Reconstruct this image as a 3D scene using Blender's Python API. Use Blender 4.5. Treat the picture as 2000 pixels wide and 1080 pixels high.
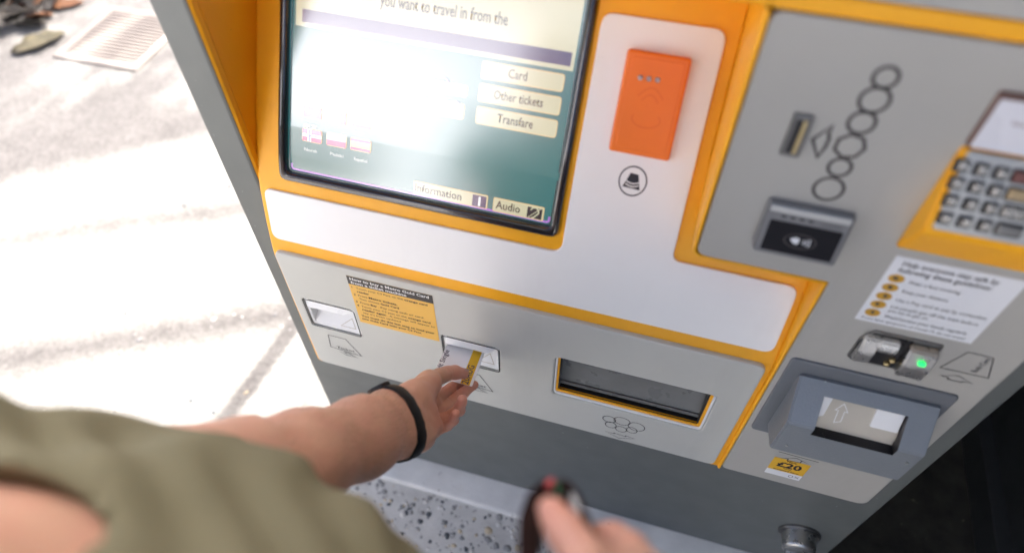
import bpy, bmesh, math, random
import numpy as np
from mathutils import Vector, Matrix
from mathutils.geometry import tessellate_polygon
random.seed(7)
for o in list(bpy.data.objects): bpy.data.objects.remove(o)
scene = bpy.context.scene
COL = scene.collection

# ------------------------------------------------------------------ camera
CAM_H, CAM_D = 1.605, 0.56
YAW, PITCH, ROLL = math.radians(16.695), math.radians(38.59), math.radians(-0.387)
RM = Matrix.Rotation(YAW, 3, 'Z') @ Matrix.Rotation(PITCH, 3, 'X') @ Matrix.Rotation(ROLL, 3, 'Z')
CP = Vector((0, -CAM_D, CAM_H))
FPX = 1326.6
cd = bpy.data.cameras.new('camera')
cam = bpy.data.objects.new('camera', cd); COL.objects.link(cam)
cam.matrix_world = Matrix.Translation(CP) @ RM.to_4x4()
cd.sensor_width = 36; cd.lens = FPX * 36 / 2000; cd.clip_start = 0.02; cd.clip_end = 500
cd.dof.use_dof = True; cd.dof.focus_distance = 1.08; cd.dof.aperture_fstop = 1.7
scene.camera = cam

# ------------------------------------------------------------------ world, sun, exposure
SUN_EL, SUN_AZ = math.radians(52), math.radians(6)      # azimuth measured from +Y, negative towards -X
world = bpy.data.worlds.new('World'); scene.world = world; world.use_nodes = True
wn = world.node_tree
sky = wn.nodes.new('ShaderNodeTexSky'); sky.sky_type = 'NISHITA'; sky.sun_disc = False
sky.sun_elevation = SUN_EL; sky.sun_rotation = SUN_AZ
sky.air_density = .5; sky.dust_density = 6; sky.ozone_density = .3
bgn = wn.nodes['Background']; bgn.inputs[1].default_value = 0.15
wn.links.new(sky.outputs[0], bgn.inputs[0])
sd = bpy.data.lights.new('sun', 'SUN'); sd.energy = 3.3; sd.angle = math.radians(0.55); sd.color = (1, .97, .91)
sun = bpy.data.objects.new('sun', sd); COL.objects.link(sun)
sdir = Vector((math.sin(SUN_AZ) * math.cos(SUN_EL), math.cos(SUN_AZ) * math.cos(SUN_EL), math.sin(SUN_EL)))
sun.rotation_euler = sdir.to_track_quat('Z', 'Y').to_euler(); sun.location = (-4, 6, 8)
vs = scene.view_settings
vs.view_transform = 'Standard'; vs.look = 'None'; vs.gamma = 1; vs.exposure = 2.03; vs.use_curve_mapping = False

# ------------------------------------------------------------------ measuring helpers (photograph pixel -> point on a real plane)
def ray(u, v): return RM @ Vector(((u - 1000) / FPX, -(v - 540) / FPX, -1))
def at(u, v, dep): return CP + ray(u, v) * dep
def onY(u, v, y=0.0):
    d = ray(u, v); p = CP + d * ((y - CP.y) / d.y); return p
def onZ(u, v, z=0.0):
    d = ray(u, v); return CP + d * ((z - CP.z) / d.z)
def P0(z):          # depth of the moulded fascia at height z: upright, leaning, then tilted back
    def smax(a, b, k):
        h = max(k - abs(a - b), 0) / k
        return max(a, b) + h * h * k / 4
    return smax(smax(0, .235 * (z - .79), .012), .042 + .5956 * (z - .951), .02)
def onP(u, v):
    d = ray(u, v); a, b = .2, 1.6
    for _ in range(50):
        m = (a + b) / 2; p = CP + d * m
        if p.y < P0(p.z): a = m
        else: b = m
    return CP + d * a

# ------------------------------------------------------------------ object helpers
def link(o, parent=None):
    COL.objects.link(o)
    if parent: o.parent = parent
    return o
def empty(name, label, cat, loc=(0, 0, 0), group=None):
    o = bpy.data.objects.new(name, None); o.empty_display_size = .05; o.location = loc
    COL.objects.link(o); return tag(o, label, cat, group)
def tag(o, label=None, cat=None, group=None, kind=None):
    if label: o['label'] = label
    if cat: o['category'] = cat
    if group: o['group'] = group
    if kind: o['kind'] = kind
    return o
def finish(name, bm, mat, parent=None, smooth=False, recalc=True):
    if recalc: bmesh.ops.recalc_face_normals(bm, faces=bm.faces)
    me = bpy.data.meshes.new(name); bm.to_mesh(me); bm.free()
    me.materials.append(mat)
    if smooth:
        for p in me.polygons: p.use_smooth = True
    o = bpy.data.objects.new(name, me); link(o, parent)
    if parent: o.matrix_parent_inverse = Matrix.Translation(parent_loc(parent)).inverted()
    return o
def parent_loc(p):
    v = Vector(p.location)
    return v
def add_box(bm, x0, x1, y0, y1, z0, z1, bev=0):
    vs_ = [bm.verts.new(c) for c in ((x0, y0, z0), (x1, y0, z0), (x1, y1, z0), (x0, y1, z0), (x0, y0, z1), (x1, y0, z1), (x1, y1, z1), (x0, y1, z1))]
    fs = [bm.faces.new([vs_[i] for i in f]) for f in ((3, 2, 1, 0), (4, 5, 6, 7), (0, 1, 5, 4), (1, 2, 6, 5), (2, 3, 7, 6), (3, 0, 4, 7))]
    if bev:
        es = list({e for f in fs for e in f.edges})
        bmesh.ops.bevel(bm, geom=es, offset=bev, segments=2, affect='EDGES', profile=.6)
def box(name, mat, parent, *a, bev=0, smooth=False):
    bm = bmesh.new(); add_box(bm, *a, bev=bev); return finish(name, bm, mat, parent, smooth)
def rrect(x0, z0, x1, z1, r, seg=5):
    if x0 > x1: x0, x1 = x1, x0
    if z0 > z1: z0, z1 = z1, z0
    return round_poly([(x0, z0), (x1, z0), (x1, z1), (x0, z1)], r, seg)
def round_poly(pts, r, seg=5):
    out = []; n = len(pts)
    for i in range(n):
        rr = r[i] if isinstance(r, (list, tuple)) else r
        p = Vector(pts[i]); a = Vector(pts[i - 1]) - p; b = Vector(pts[(i + 1) % n]) - p
        if rr <= 0: out.append((p.x, p.y)); continue
        ang = a.angle(b); d = min(rr / math.tan(ang / 2), .45 * a.length, .45 * b.length)
        s = p + a.normalized() * d; e = p + b.normalized() * d
        for k in range(seg + 1):
            t = k / seg; q = s * (1 - t) ** 2 + p * 2 * t * (1 - t) + e * t * t
            out.append((q.x, q.y))
    return out
def circle(cx, cz, rx, rz=None, n=32): 
    rz = rz or rx
    return [(cx + rx * math.cos(2 * math.pi * k / n), cz + rz * math.sin(2 * math.pi * k / n)) for k in range(n)]
def area(p): return sum(p[i - 1][0] * p[i][1] - p[i][0] * p[i - 1][1] for i in range(len(p))) / 2
def offset(p, d):   # inward for d > 0
    if area(p) < 0: p = p[::-1]
    out = []; n = len(p)
    for i in range(n):
        a, b, c = Vector(p[i - 1]), Vector(p[i]), Vector(p[(i + 1) % n])
        e1, e2 = (b - a), (c - b)
        if e1.length < 1e-9 or e2.length < 1e-9: out.append((b.x, b.y)); continue
        n1 = Vector((-e1.y, e1.x)).normalized(); n2 = Vector((-e2.y, e2.x)).normalized()
        m = n1 + n2
        m = m / max(m.dot(n1), .3) if m.length > 1e-6 else n1
        q = b + m * d; out.append((q.x, q.y))
    return out
def FY(y=0.0): return lambda x, z, n: (x, y - n, z)
def FP(x, z, n):
    s = (P0(z + 1e-4) - P0(z - 1e-4)) / 2e-4; c = math.sqrt(1 + s * s)
    return (x, P0(z) - n / c, z + n * s / c)
def frame(O, U, V, N): 
    O, U, V, N = (Vector(q) for q in (O, U, V, N))
    return lambda a, b, n: tuple(O + U * a + V * b + N * n)
def plate(name, mat, parent, outer, n0, n1, F=FY(), holes=(), bev=0., cuts=None, back=False, smooth=False, seg=2):
    """a sheet with real thickness, outline and openings in the plane of F, rounded front edges"""
    bm = bmesh.new(); loops = [outer if area(outer) > 0 else outer[::-1]] + [h if area(h) > 0 else h[::-1] for h in holes]
    tops = []
    for li, lp in enumerate(loops):
        sg = 1 if li == 0 else -1
        prof = [(0, n0)]
        if bev:
            for k in range(seg + 1):
                t = math.pi / 2 * k / seg; prof.append((bev * (1 - math.cos(t)), n1 - bev + bev * math.sin(t)))
        else: prof.append((0, n1))
        rings = []
        for d, n in prof:
            q = offset(lp, sg * d) if d else lp
            rings.append([bm.verts.new((x, z, n)) for x, z in q])
        for a, b in zip(rings, rings[1:]):
            for i in range(len(a)): 
                j = (i + 1) % len(a)
                f = (a[i], a[j], b[j], b[i])
                bm.faces.new(f if sg > 0 else f[::-1])
        tops.append((rings[-1], rings[0]))
    flat = [v for t, _ in tops for v in t]
    for tri in tessellate_polygon([[Vector((v.co.x, v.co.y, 0)) for v in t] for t, _ in tops]):
        try:
            f = bm.faces.new([flat[i] for i in tri])
            f.normal_update()
            if f.normal.z < 0: f.normal_flip()
        except ValueError: pass
    if back:
        fl = [v for _, t in tops for v in t]
        for tri in tessellate_polygon([[Vector((v.co.x, v.co.y, 0)) for v in t] for _, t in tops]):
            try:
                f = bm.faces.new([fl[i] for i in tri]); f.normal_update()
                if f.normal.z > 0: f.normal_flip()
            except ValueError: pass
    if cuts:
        for zc in cuts:
            bmesh.ops.bisect_plane(bm, geom=list(bm.verts) + list(bm.edges) + list(bm.faces), plane_co=(0, zc, 0), plane_no=(0, 1, 0))
    for v in bm.verts: v.co = Vector(F(v.co.x, v.co.y, v.co.z))
    bm.normal_update()
    # orientation: (x, z, n) maps to a mirrored frame, so flip
    a = Vector(F(0, 1, 0)); ex = Vector(F(.01, 1, 0)) - a; ez = Vector(F(0, 1.01, 0)) - a; en = Vector(F(0, 1, .01)) - a
    if ex.cross(ez).dot(en) < 0: bmesh.ops.reverse_faces(bm, faces=bm.faces)
    o = finish(name, bm, mat, parent, smooth, recalc=False)
    return o
def stroke(name, mat, parent, pts, w, n, F=FY(), closed=True):
    """a printed line of width w, a hair proud of the surface"""
    P = [Vector(q) for q in pts]; bm = bmesh.new(); N = len(P); L, R_ = [], []
    for i in range(N):
        a = P[i - 1] if (closed or i) else P[i]; c = P[(i + 1) % N] if (closed or i < N - 1) else P[i]
        e1 = (P[i] - a); e2 = (c - P[i])
        if e1.length < 1e-9: e1 = e2
        if e2.length < 1e-9: e2 = e1
        n1 = Vector((-e1.y, e1.x)).normalized(); n2 = Vector((-e2.y, e2.x)).normalized(); m = n1 + n2
        m = m / max(m.dot(n1), .4) if m.length > 1e-6 else n1
        a_, b_ = P[i] + m * w / 2, P[i] - m * w / 2
        L.append(bm.verts.new(F(a_.x, a_.y, n))); R_.append(bm.verts.new(F(b_.x, b_.y, n)))
    for i in range(N if closed else N - 1):
        j = (i + 1) % N; bm.faces.new((L[i], L[j], R_[j], R_[i]))
    return finish(name, bm, mat, parent, recalc=False)
def strokes(name, mat, parent, polys, w, n, F=FY()):
    o = None; bm = bmesh.new()
    for pts, closed in polys:
        t = stroke('t', mat, None, pts, w, n, F, closed); bm.from_mesh(t.data); me = t.data
        bpy.data.objects.remove(t); bpy.data.meshes.remove(me)
    return finish(name, bm, mat, parent, recalc=False)
def text(name, mat, parent, s, x, z, h, n, F=FY(), width=None, align='LEFT', bold=0., rot=0., shear=0.):
    """lettering as flat print: x, z is the baseline start (or centre), h the capital height"""
    c = bpy.data.curves.new('t', 'FONT'); c.body = s; c.size = 1; c.resolution_u = 2; c.offset = bold; c.shear = shear
    o = bpy.data.objects.new('t', c); COL.objects.link(o)
    dg = bpy.context.evaluated_depsgraph_get(); me = bpy.data.meshes.new_from_object(o.evaluated_get(dg))
    bpy.data.objects.remove(o); bpy.data.curves.remove(c)
    co = np.array([v.co[:] for v in me.vertices]) if len(me.vertices) else np.zeros((0, 3))
    if len(co) == 0: return None
    w = co[:, 0].max() - co[:, 0].min(); sy = h / .69; sx = (width / w) if width else sy
    x_off = -co[:, 0].min() * sx if align == 'LEFT' else -(co[:, 0].min() + w / 2) * sx
    cr, sr = math.cos(rot), math.sin(rot)
    for v in me.vertices:
        a, b = v.co.x * sx + x_off, v.co.y * sy
        v.co = Vector(F(x + a * cr - b * sr, z + a * sr + b * cr, n))
    me.name = name; me.materials.clear(); me.materials.append(mat)
    ob = bpy.data.objects.new(name, me); link(ob, parent)
    if parent: ob.matrix_parent_inverse = Matrix.Translation(parent_loc(parent)).inverted()
    return ob

# ------------------------------------------------------------------ materials
def mat(name, col, rough=.5, metal=0., var=.06, vscale=6., bump=0., bscale=300., spec=.5, coat=0., emis=None, estr=0., speck=None, speck_scale=120., rvar=.12, coat_ior=1.5, coat_rough=.05, sss=0., wear=0.):
    m = bpy.data.materials.new(name); m.use_nodes = True; nt = m.node_tree; N = nt.nodes; L = nt.links
    b = N['Principled BSDF']; tc = N.new('ShaderNodeTexCoord')
    b.inputs['Metallic'].default_value = metal; b.inputs['Specular IOR Level'].default_value = spec
    no = N.new('ShaderNodeTexNoise'); no.inputs['Scale'].default_value = vscale; no.inputs['Detail'].default_value = 6; no.inputs['Roughness'].default_value = .6
    L.new(tc.outputs['Object'], no.inputs['Vector'])
    mp = N.new('ShaderNodeMapRange'); mp.inputs[1].default_value = .3; mp.inputs[2].default_value = .7; mp.inputs[3].default_value = 1 - var; mp.inputs[4].default_value = 1 + var
    L.new(no.outputs['Fac'], mp.inputs[0])
    mx = N.new('ShaderNodeVectorMath'); mx.operation = 'SCALE'; mx.inputs[0].default_value = col[:3]; L.new(mp.outputs[0], mx.inputs['Scale'])
    out = mx.outputs[0]
    if wear:     # rubbed and smeared streaks, scratches
        for sc_, thr, amt, c_mul in (((9, 9, 1.6), .56, wear, .72), ((420, 420, 9), .70, wear * 1.3, 1.25), ((3, 3, 3), .6, wear * .7, .8)):
            mpn = N.new('ShaderNodeMapping'); mpn.inputs['Scale'].default_value = sc_; mpn.inputs['Rotation'].default_value = (.1, .35, .2); L.new(tc.outputs['Object'], mpn.inputs['Vector'])
            wn_ = N.new('ShaderNodeTexNoise'); wn_.inputs['Scale'].default_value = 1; wn_.inputs['Detail'].default_value = 7; wn_.inputs['Roughness'].default_value = .65; L.new(mpn.outputs[0], wn_.inputs['Vector'])
            wr = N.new('ShaderNodeMapRange'); wr.inputs[1].default_value = thr; wr.inputs[2].default_value = thr + .14; wr.inputs[4].default_value = amt * 2.2; L.new(wn_.outputs['Fac'], wr.inputs[0])
            wm = N.new('ShaderNodeMix'); wm.data_type = 'RGBA'; L.new(wr.outputs[0], wm.inputs[0]); L.new(out, wm.inputs[6]); wm.inputs[7].default_value = (*[min(q * c_mul, .95) for q in col[:3]], 1); out = wm.outputs[2]
    if speck:
        sn = N.new('ShaderNodeTexNoise'); sn.inputs['Scale'].default_value = speck_scale; sn.inputs['Detail'].default_value = 2
        L.new(tc.outputs['Object'], sn.inputs['Vector'])
        sr = N.new('ShaderNodeMapRange'); sr.inputs[1].default_value = speck[1]; sr.inputs[2].default_value = speck[1] + .04; L.new(sn.outputs['Fac'], sr.inputs[0])
        mm = N.new('ShaderNodeMix'); mm.data_type = 'RGBA'; L.new(sr.outputs[0], mm.inputs[0]); L.new(out, mm.inputs[6]); mm.inputs[7].default_value = (*speck[0], 1); out = mm.outputs[2]
    L.new(out, b.inputs['Base Color'])
    rr = N.new('ShaderNodeMapRange'); rr.inputs[1].default_value = .3; rr.inputs[2].default_value = .7; rr.inputs[3].default_value = max(rough - rvar * .5, .02); rr.inputs[4].default_value = min(rough + rvar * .5, 1)
    n2 = N.new('ShaderNodeTexNoise'); n2.inputs['Scale'].default_value = vscale * 3; n2.inputs['Detail'].default_value = 5; L.new(tc.outputs['Object'], n2.inputs['Vector'])
    L.new(n2.outputs['Fac'], rr.inputs[0]); L.new(rr.outputs[0], b.inputs['Roughness'])
    if bump:
        bn = N.new('ShaderNodeTexNoise'); bn.inputs['Scale'].default_value = bscale; bn.inputs['Detail'].default_value = 3; L.new(tc.outputs['Object'], bn.inputs['Vector'])
        bp = N.new('ShaderNodeBump'); bp.inputs['Strength'].default_value = bump; bp.inputs['Distance'].default_value = .001; L.new(bn.outputs['Fac'], bp.inputs['Height']); L.new(bp.outputs[0], b.inputs['Normal'])
    if coat:
        b.inputs['Coat Weight'].default_value = coat; b.inputs['Coat IOR'].default_value = coat_ior; b.inputs['Coat Roughness'].default_value = coat_rough
    if emis:
        b.inputs['Emission Color'].default_value = (*emis, 1); b.inputs['Emission Strength'].default_value = estr
    if sss:
        b.inputs['Subsurface Weight'].default_value = sss; b.inputs['Subsurface Radius'].default_value = (.012, .005, .003); b.inputs['Subsurface Scale'].default_value = 1
    return m
M = {}
M['case'] = mat('case grey paint', (.125, .138, .135), .45, var=.05, bump=.06, bscale=500, speck=((.33, .35, .34), .74), speck_scale=140, wear=0.09)
M['panel'] = mat('light grey panel paint', (.52, .53, .50), .42, var=.035, bump=.05, bscale=600, speck=((.45, .45, .43), .78), speck_scale=360, wear=0.09)
M['door'] = mat('door grey paint', (.405, .40, .372), .42, var=.035, bump=.05, bscale=600, speck=((.33, .33, .32), .78), speck_scale=360, wear=.10)
M['white'] = mat('white panel paint', (.86, .87, .87), .5, var=.02, bump=.03, bscale=500, speck=((.6, .6, .59), .81), speck_scale=280, wear=0.05)
M['yellow'] = mat('golden yellow moulding', (.90, .415, .006), .45, var=.05, bump=.03, bscale=500, speck=((.55, .25, .01), .78), speck_scale=240, wear=0.12)
M['orange'] = mat('orange reader plastic', (.85, .19, .012), .38, var=.04, bump=.05, bscale=700)
M['orange_dim'] = mat('orange embossed plastic', (.78, .155, .01), .5, var=.04)
M['black'] = mat('black rubber', (.012, .012, .014), .3, var=.2, speck=((.2, .2, .2), .78), speck_scale=200)
M['bezel'] = mat('black glossy bezel', (.012, .013, .02), .16, var=.2, coat=.6, speck=((.3, .3, .3), .79), speck_scale=260)
M['ink'] = mat('black print', (.02, .018, .025), .5, var=.1)
M['ink_brown'] = mat('dark grey print', (.055, .05, .05), .5, var=.1)
M['paper'] = mat('white sticker', (.74, .76, .79), .4, var=.03)
M['poster'] = mat('amber sticker', (.78, .46, .085), .45, var=.04)
M['poster_head'] = mat('charcoal sticker band', (.04, .037, .037), .4, var=.1)
M['white_ink'] = mat('white print', (.8, .8, .8), .5, var=.02)
M['sticker'] = mat('yellow price sticker', (.75, .43, .02), .4, var=.05)
M['amber_dot'] = mat('amber pictogram', (.55, .30, .03), .5, var=.2, vscale=80)
M['pocket'] = mat('white plastic', (.78, .80, .81), .3, var=.03)
M['steel'] = mat('brushed steel', (.52, .52, .51), .32, 1., var=.1, vscale=30, rvar=.2)
M['dark_steel'] = mat('dark steel', (.20, .20, .20), .35, 1., var=.2, vscale=30)
M['brass'] = mat('worn brass', (.62, .50, .26), .35, 1., var=.15, vscale=60)
M['hood'] = mat('blue grey hammered paint', (.215, .24, .265), .40, .25, var=.06, bump=.5, bscale=420, speck=((.5, .52, .54), .75), speck_scale=80, wear=0.09)
M['hood_plate'] = mat('slate grey plate', (.155, .17, .19), .42, .2, var=.06, bump=.1, bscale=400)
M['smoke'] = mat('smoked flap', (.15, .157, .155), .35, var=.25, vscale=9, coat=.3, speck=((.62, .62, .6), .80), speck_scale=40, rvar=.3, wear=.2)
M['beige'] = mat('beige plastic', (.50, .47, .40), .45, var=.08)
M['silver'] = mat('silver plastic', (.42, .43, .43), .35, .5, var=.06)
M['reader'] = mat('reader grey plastic', (.17, .175, .185), .4, .2, var=.06)
M['glass_black'] = mat('black glass', (.006, .006, .010), .35, var=.2, spec=.15)
M['key'] = mat('metal key', (.42, .41, .39), .28, .9, var=.15, vscale=80)
M['key_red'] = mat('cancel key', (.20, .09, .08), .35, .6, var=.15)
M['key_tan'] = mat('clear key', (.45, .34, .20), .35, .6, var=.15)
M['keypad_display'] = mat('keypad display', (.70, .71, .76), .3, var=.03)
M['maroon'] = mat('brown frame', (.16, .085, .065), .4, var=.1)
M['led_green'] = mat('green lamp', (.02, .3, .06), .3, emis=(.02, .9, .15), estr=.5)
M['led'] = mat('clear lamp', (.35, .3, .3), .15, var=.1, coat=1.)
M['concrete'] = mat('pale concrete', (.80, .80, .77), .85, var=.12, vscale=9, bump=.5, bscale=160, speck=((.30, .30, .29), .70), speck_scale=30)
M['grate'] = mat('galvanised grate', (.40, .36, .32), .6, .3, var=.15)
M['roof'] = mat('painted canopy sheet', (.40, .41, .41), .6, var=.08)
M['roof_steel'] = mat('canopy steel', (.20, .21, .22), .5, .3, var=.1)
M['wallbrick'] = mat('dark shade wall', (.055, .052, .05), .7, var=.25, bump=.4, bscale=60)
M['cabinet'] = mat('near black cabinet', (.022, .025, .028), .5, var=.15, bump=.1)
M['render'] = mat('pale lilac render', (.81, .83, .90), .8, var=.06)  # lilac tint picked to colour the glare mirrored in the screen
M['window'] = mat('window glass', (.03, .035, .04), .08, var=.1, coat=1.)
M['stone'] = mat('stone trim', (.5, .49, .46), .8, var=.1)
GL = dict(coat=1., coat_ior=2.65, coat_rough=.2)
def ui(name, c, s): return mat(name, tuple(q * .25 for q in c), .4, var=.03, emis=c, estr=s, **GL)
M['ui_teal'] = ui('screen teal', (.016, .100, .105), .42)
M['ui_cream'] = ui('screen cream', (.52, .50, .34), .30)
M['ui_button'] = ui('screen button', (.52, .50, .34), .30)
M['ui_edge'] = ui('screen button rim', (.60, .40, .18), .42)
M['ui_navy'] = ui('screen navy', (.035, .028, .085), .4)
M['ui_ink'] = ui('screen lettering', (.02, .015, .03), .2)
M['ui_violet'] = ui('screen edge violet', (.30, .13, .42), .4)
M['ui_red'] = ui('flag red', (.62, .03, .13), .42)
M['ui_blue'] = ui('flag blue', (.05, .06, .45), .42)
M['ui_white'] = ui('flag white', (.65, .63, .62), .42)
M['ui_yellow'] = ui('flag yellow', (.75, .52, .12), .42)
M['ui_grey'] = ui('screen zone mark', (.25, .2, .3), .42)

def ground_mat():
    m = bpy.data.materials.new('aggregate concrete paving'); m.use_nodes = True; nt = m.node_tree; N = nt.nodes; L = nt.links
    b = N['Principled BSDF']; tc = N.new('ShaderNodeTexCoord'); b.inputs['Roughness'].default_value = .85
    big = N.new('ShaderNodeTexNoise'); big.inputs['Scale'].default_value = 3.5; big.inputs['Detail'].default_value = 8; big.inputs['Roughness'].default_value = .65
    fine = N.new('ShaderNodeTexNoise'); fine.inputs['Scale'].default_value = 140; fine.inputs['Detail'].default_value = 4
    vor = N.new('ShaderNodeTexVoronoi'); vor.inputs['Scale'].default_value = 95
    for n in (big, fine, vor): L.new(tc.outputs['Object'], n.inputs['Vector'])
    cr = N.new('ShaderNodeValToRGB'); e = cr.color_ramp.elements
    e[0].position = .3; e[0].color = (.205, .20, .19, 1); e[1].position = .7; e[1].color = (.315, .31, .295, 1); L.new(big.outputs['Fac'], cr.inputs[0])
    c2 = N.new('ShaderNodeValToRGB'); e = c2.color_ramp.elements
    e[0].position = .0; e[0].color = (.42, .40, .38, 1); e[1].position = 1; e[1].color = (1.15, 1.14, 1.1, 1)
    L.new(vor.outputs['Color'], c2.inputs[0])
    mu = N.new('ShaderNodeMix'); mu.data_type = 'RGBA'; mu.blend_type = 'MULTIPLY'; mu.inputs[0].default_value = .5; L.new(cr.outputs[0], mu.inputs[6]); L.new(c2.outputs[0], mu.inputs[7])
    L.new(mu.outputs[2], b.inputs['Base Color'])
    ad = N.new('ShaderNodeMath'); ad.operation = 'ADD'; L.new(fine.outputs['Fac'], ad.inputs[0]); L.new(vor.outputs['Distance'], ad.inputs[1])
    bp = N.new('ShaderNodeBump'); bp.inputs['Strength'].default_value = .6; bp.inputs['Distance'].default_value = .002; L.new(ad.outputs[0], bp.inputs['Height']); L.new(bp.outputs[0], b.inputs['Normal'])
    return m
M['ground'] = ground_mat()

#@@SETTING
# ------------------------------------------------------------------ setting: ground, pad, surroundings
bm = bmesh.new(); S = 60
v = [bm.verts.new(c) for c in ((-S, -S, 0), (S, -S, 0), (S, S, 0), (-S, S, 0))]; bm.faces.new(v)
tag(finish('ground', bm, M['ground'], recalc=False), kind='structure')
M['slab'] = mat('pale aggregate slab', (.58, .575, .54), .85, var=.14, vscale=14, bump=.7, bscale=150, speck=((.33, .32, .30), .66), speck_scale=70)
bm = bmesh.new(); bm.faces.new([bm.verts.new(c) for c in ((-.66, -1.6, .004), (.51, -1.6, .004), (.51, .20, .004), (-.66, .20, .004))])
tag(finish('paving_slab', bm, M['slab'], recalc=False), kind='structure')
bm = bmesh.new(); bm.faces.new([bm.verts.new(c) for c in ((-30, -13.9, .008), (30, -13.9, .008), (30, -1.55, .008), (-30, -1.55, .008))])
M['bounce_paving'] = mat('pale light-bounce paving', (.66, .655, .63), .85, var=.1, bump=.5, bscale=60)  # unseen paving added, kept pale to bounce sunlight onto the machine front
tag(finish('bounce_paving', bm, M['bounce_paving'], recalc=False), kind='structure')
pad = box('concrete_pad', M['concrete'], None, -.624, .512, -.030, .63, 0, .02, bev=.006); tag(pad, kind='structure')

M['dark_ground'] = mat('shade-darkened ground', (.022, .021, .017), .8, var=.6, vscale=16, bump=.8, bscale=120, speck=((.12, .11, .08), .72), speck_scale=60)  # stained near-black ground: the deep shade beside the machine is put into its colour
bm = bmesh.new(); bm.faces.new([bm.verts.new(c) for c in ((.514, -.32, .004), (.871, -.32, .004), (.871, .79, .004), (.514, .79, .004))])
tag(finish('painted_shade_strip', bm, M['dark_ground'], recalc=False), kind='structure')
# dark side wall, foot seen beyond the right-hand side, extended forward to shade it
c = empty('side_wall', 'near-black side wall with a skirting beyond the right side of the machine, extended to shade it', 'wall', (1.0, -.4, 0))
box('wall_body', M['cabinet'], c, .905, 1.2, -1.4, .79, .085, 3.04)
box('skirting', M['cabinet'], c, .872, 1.2, -1.42, .79, 0, .085, bev=.004)
box('cover_strip', M['cabinet'], c, .893, .903, -1.39, .78, .30, .33, bev=.002)
# unseen wall behind, canopy above, building opposite: added to shape shade and reflections
w = empty('shade_wall', 'unseen dark brick wall added behind the ticket machine to shade it', 'wall', (2, .9, 0))
box('wall_body', M['wallbrick'], w, -.55, 6.0, .80, 1.1, 0, 3.60)  # added out of view, tall enough to keep sun off machine and person
box('coping', M['stone'], w, -.6, 6.05, .77, 1.13, 3.60, 3.70, bev=.01)
cn = empty('shade_canopy', 'unseen grey steel canopy placed to shade the ticket machine and person', 'canopy', (1, -.6, 0))
box('roof_sheet', M['roof'], cn, .45, 6.0, -.218, 1.45, 3.77, 3.82)  # unseen sheet placed to darken the right-hand door
box('roof_sheet', M['roof'], cn, -.95, 6.0, -2.4, -.22, 3.77, 3.82)  # unseen sheet placed to cut skylight on the person's neck and shirt
for yb in (-1.8, -.8, .2, 1.3): box('beam', M['roof_steel'], cn, .5, 5.9, yb, yb + .09, 3.65 if yb < .7 else 3.755, 3.768)
for xp in (1.6, 5.6): box('post', M['roof_steel'], cn, xp, xp + .12, -1.8, -1.71, 0, 3.65, bev=.01)
box('stay', M['roof_steel'], cn, -.80, -.755, 1.62, 1.665, 0, 2.6, bev=.005)  # hidden post added behind the machine to cast the narrow shadow streak
M['brown_brick'] = mat('brown brick', (.12, .085, .065), .8, var=.2, bump=.5, bscale=40)
bd = empty('glare_building', 'unseen tall pale rendered building added across the street for the screen glare', 'building', (-4, -14, 0))
box('wall', M['render'], bd, -16, -1.5, -20, -14, 0, 9.0)  # added out of view, height and paleness set for glare on the screen
box('cornice', M['stone'], bd, -16.2, -1.3, -20.2, -13.75, 9.0, 9.4)
for i in range(4):
    for zf in (.9, 3.2):
        x = -14.6 + i * 3.2
        f = box('window', M['window'], bd, x, x + 1.1, -14.02, -13.97, zf, zf + 1.6)
        box('sill', M['stone'], f, x - .1, x + 1.2, -14.0, -13.85, zf - .12, zf - .002)
box('glare_cut_base', M['brown_brick'], bd, -16.05, -6.3, -14.06, -13.995, 0, 5.3)  # dark bases added to weaken the lower part of the mirrored glare
box('glare_cut_base', M['brown_brick'], bd, -4.6, -1.45, -14.06, -13.995, 0, 6.2)
sf = empty('shadow_rods', 'unseen steel rods added to cast shadow bands on the sunlit paving', 'frame', (-2.5, 2.0, 0))
def rod(a, b, r, m, par, name='rod', n=8):
    a, b = Vector(a), Vector(b); d = (b - a).normalized(); u = d.orthogonal().normalized(); w_ = d.cross(u); bm = bmesh.new()
    A, B = ([bm.verts.new(c + u * r * math.cos(2 * math.pi * k / n) + w_ * r * math.sin(2 * math.pi * k / n)) for k in range(n)] for c in (a, b))
    for k in range(n): bm.faces.new((A[k], A[(k + 1) % n], B[(k + 1) % n], B[k]))
    bm.faces.new(A[::-1]); bm.faces.new(B); return finish(name, bm, m, par)
HZ = 7.0; SH = Vector((math.sin(SUN_AZ), math.cos(SUN_AZ), 0)) * (HZ / math.tan(SUN_EL)) + Vector((0, 0, HZ))
for (a_, b_), r_ in ((((0, 318), (420, 232)), .085), (((0, 470), (540, 398)), .030), (((0, 705), (560, 612)), .045), (((0, 262), (330, 205)), .03)):  # added rods, set along the sun direction so their shadows band the paving
    p, q = onZ(*a_) + SH, onZ(*b_) + SH; d_ = (q - p); rod(p - d_ * .6, q + d_ * .15, r_, M['roof_steel'], sf)
pz_ = onZ(0, 400) + SH; rod((pz_.x - .8, pz_.y + .3, 0), (pz_.x - .8, pz_.y + .3, HZ + .3), .06, M['roof_steel'], sf, 'post')
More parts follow.
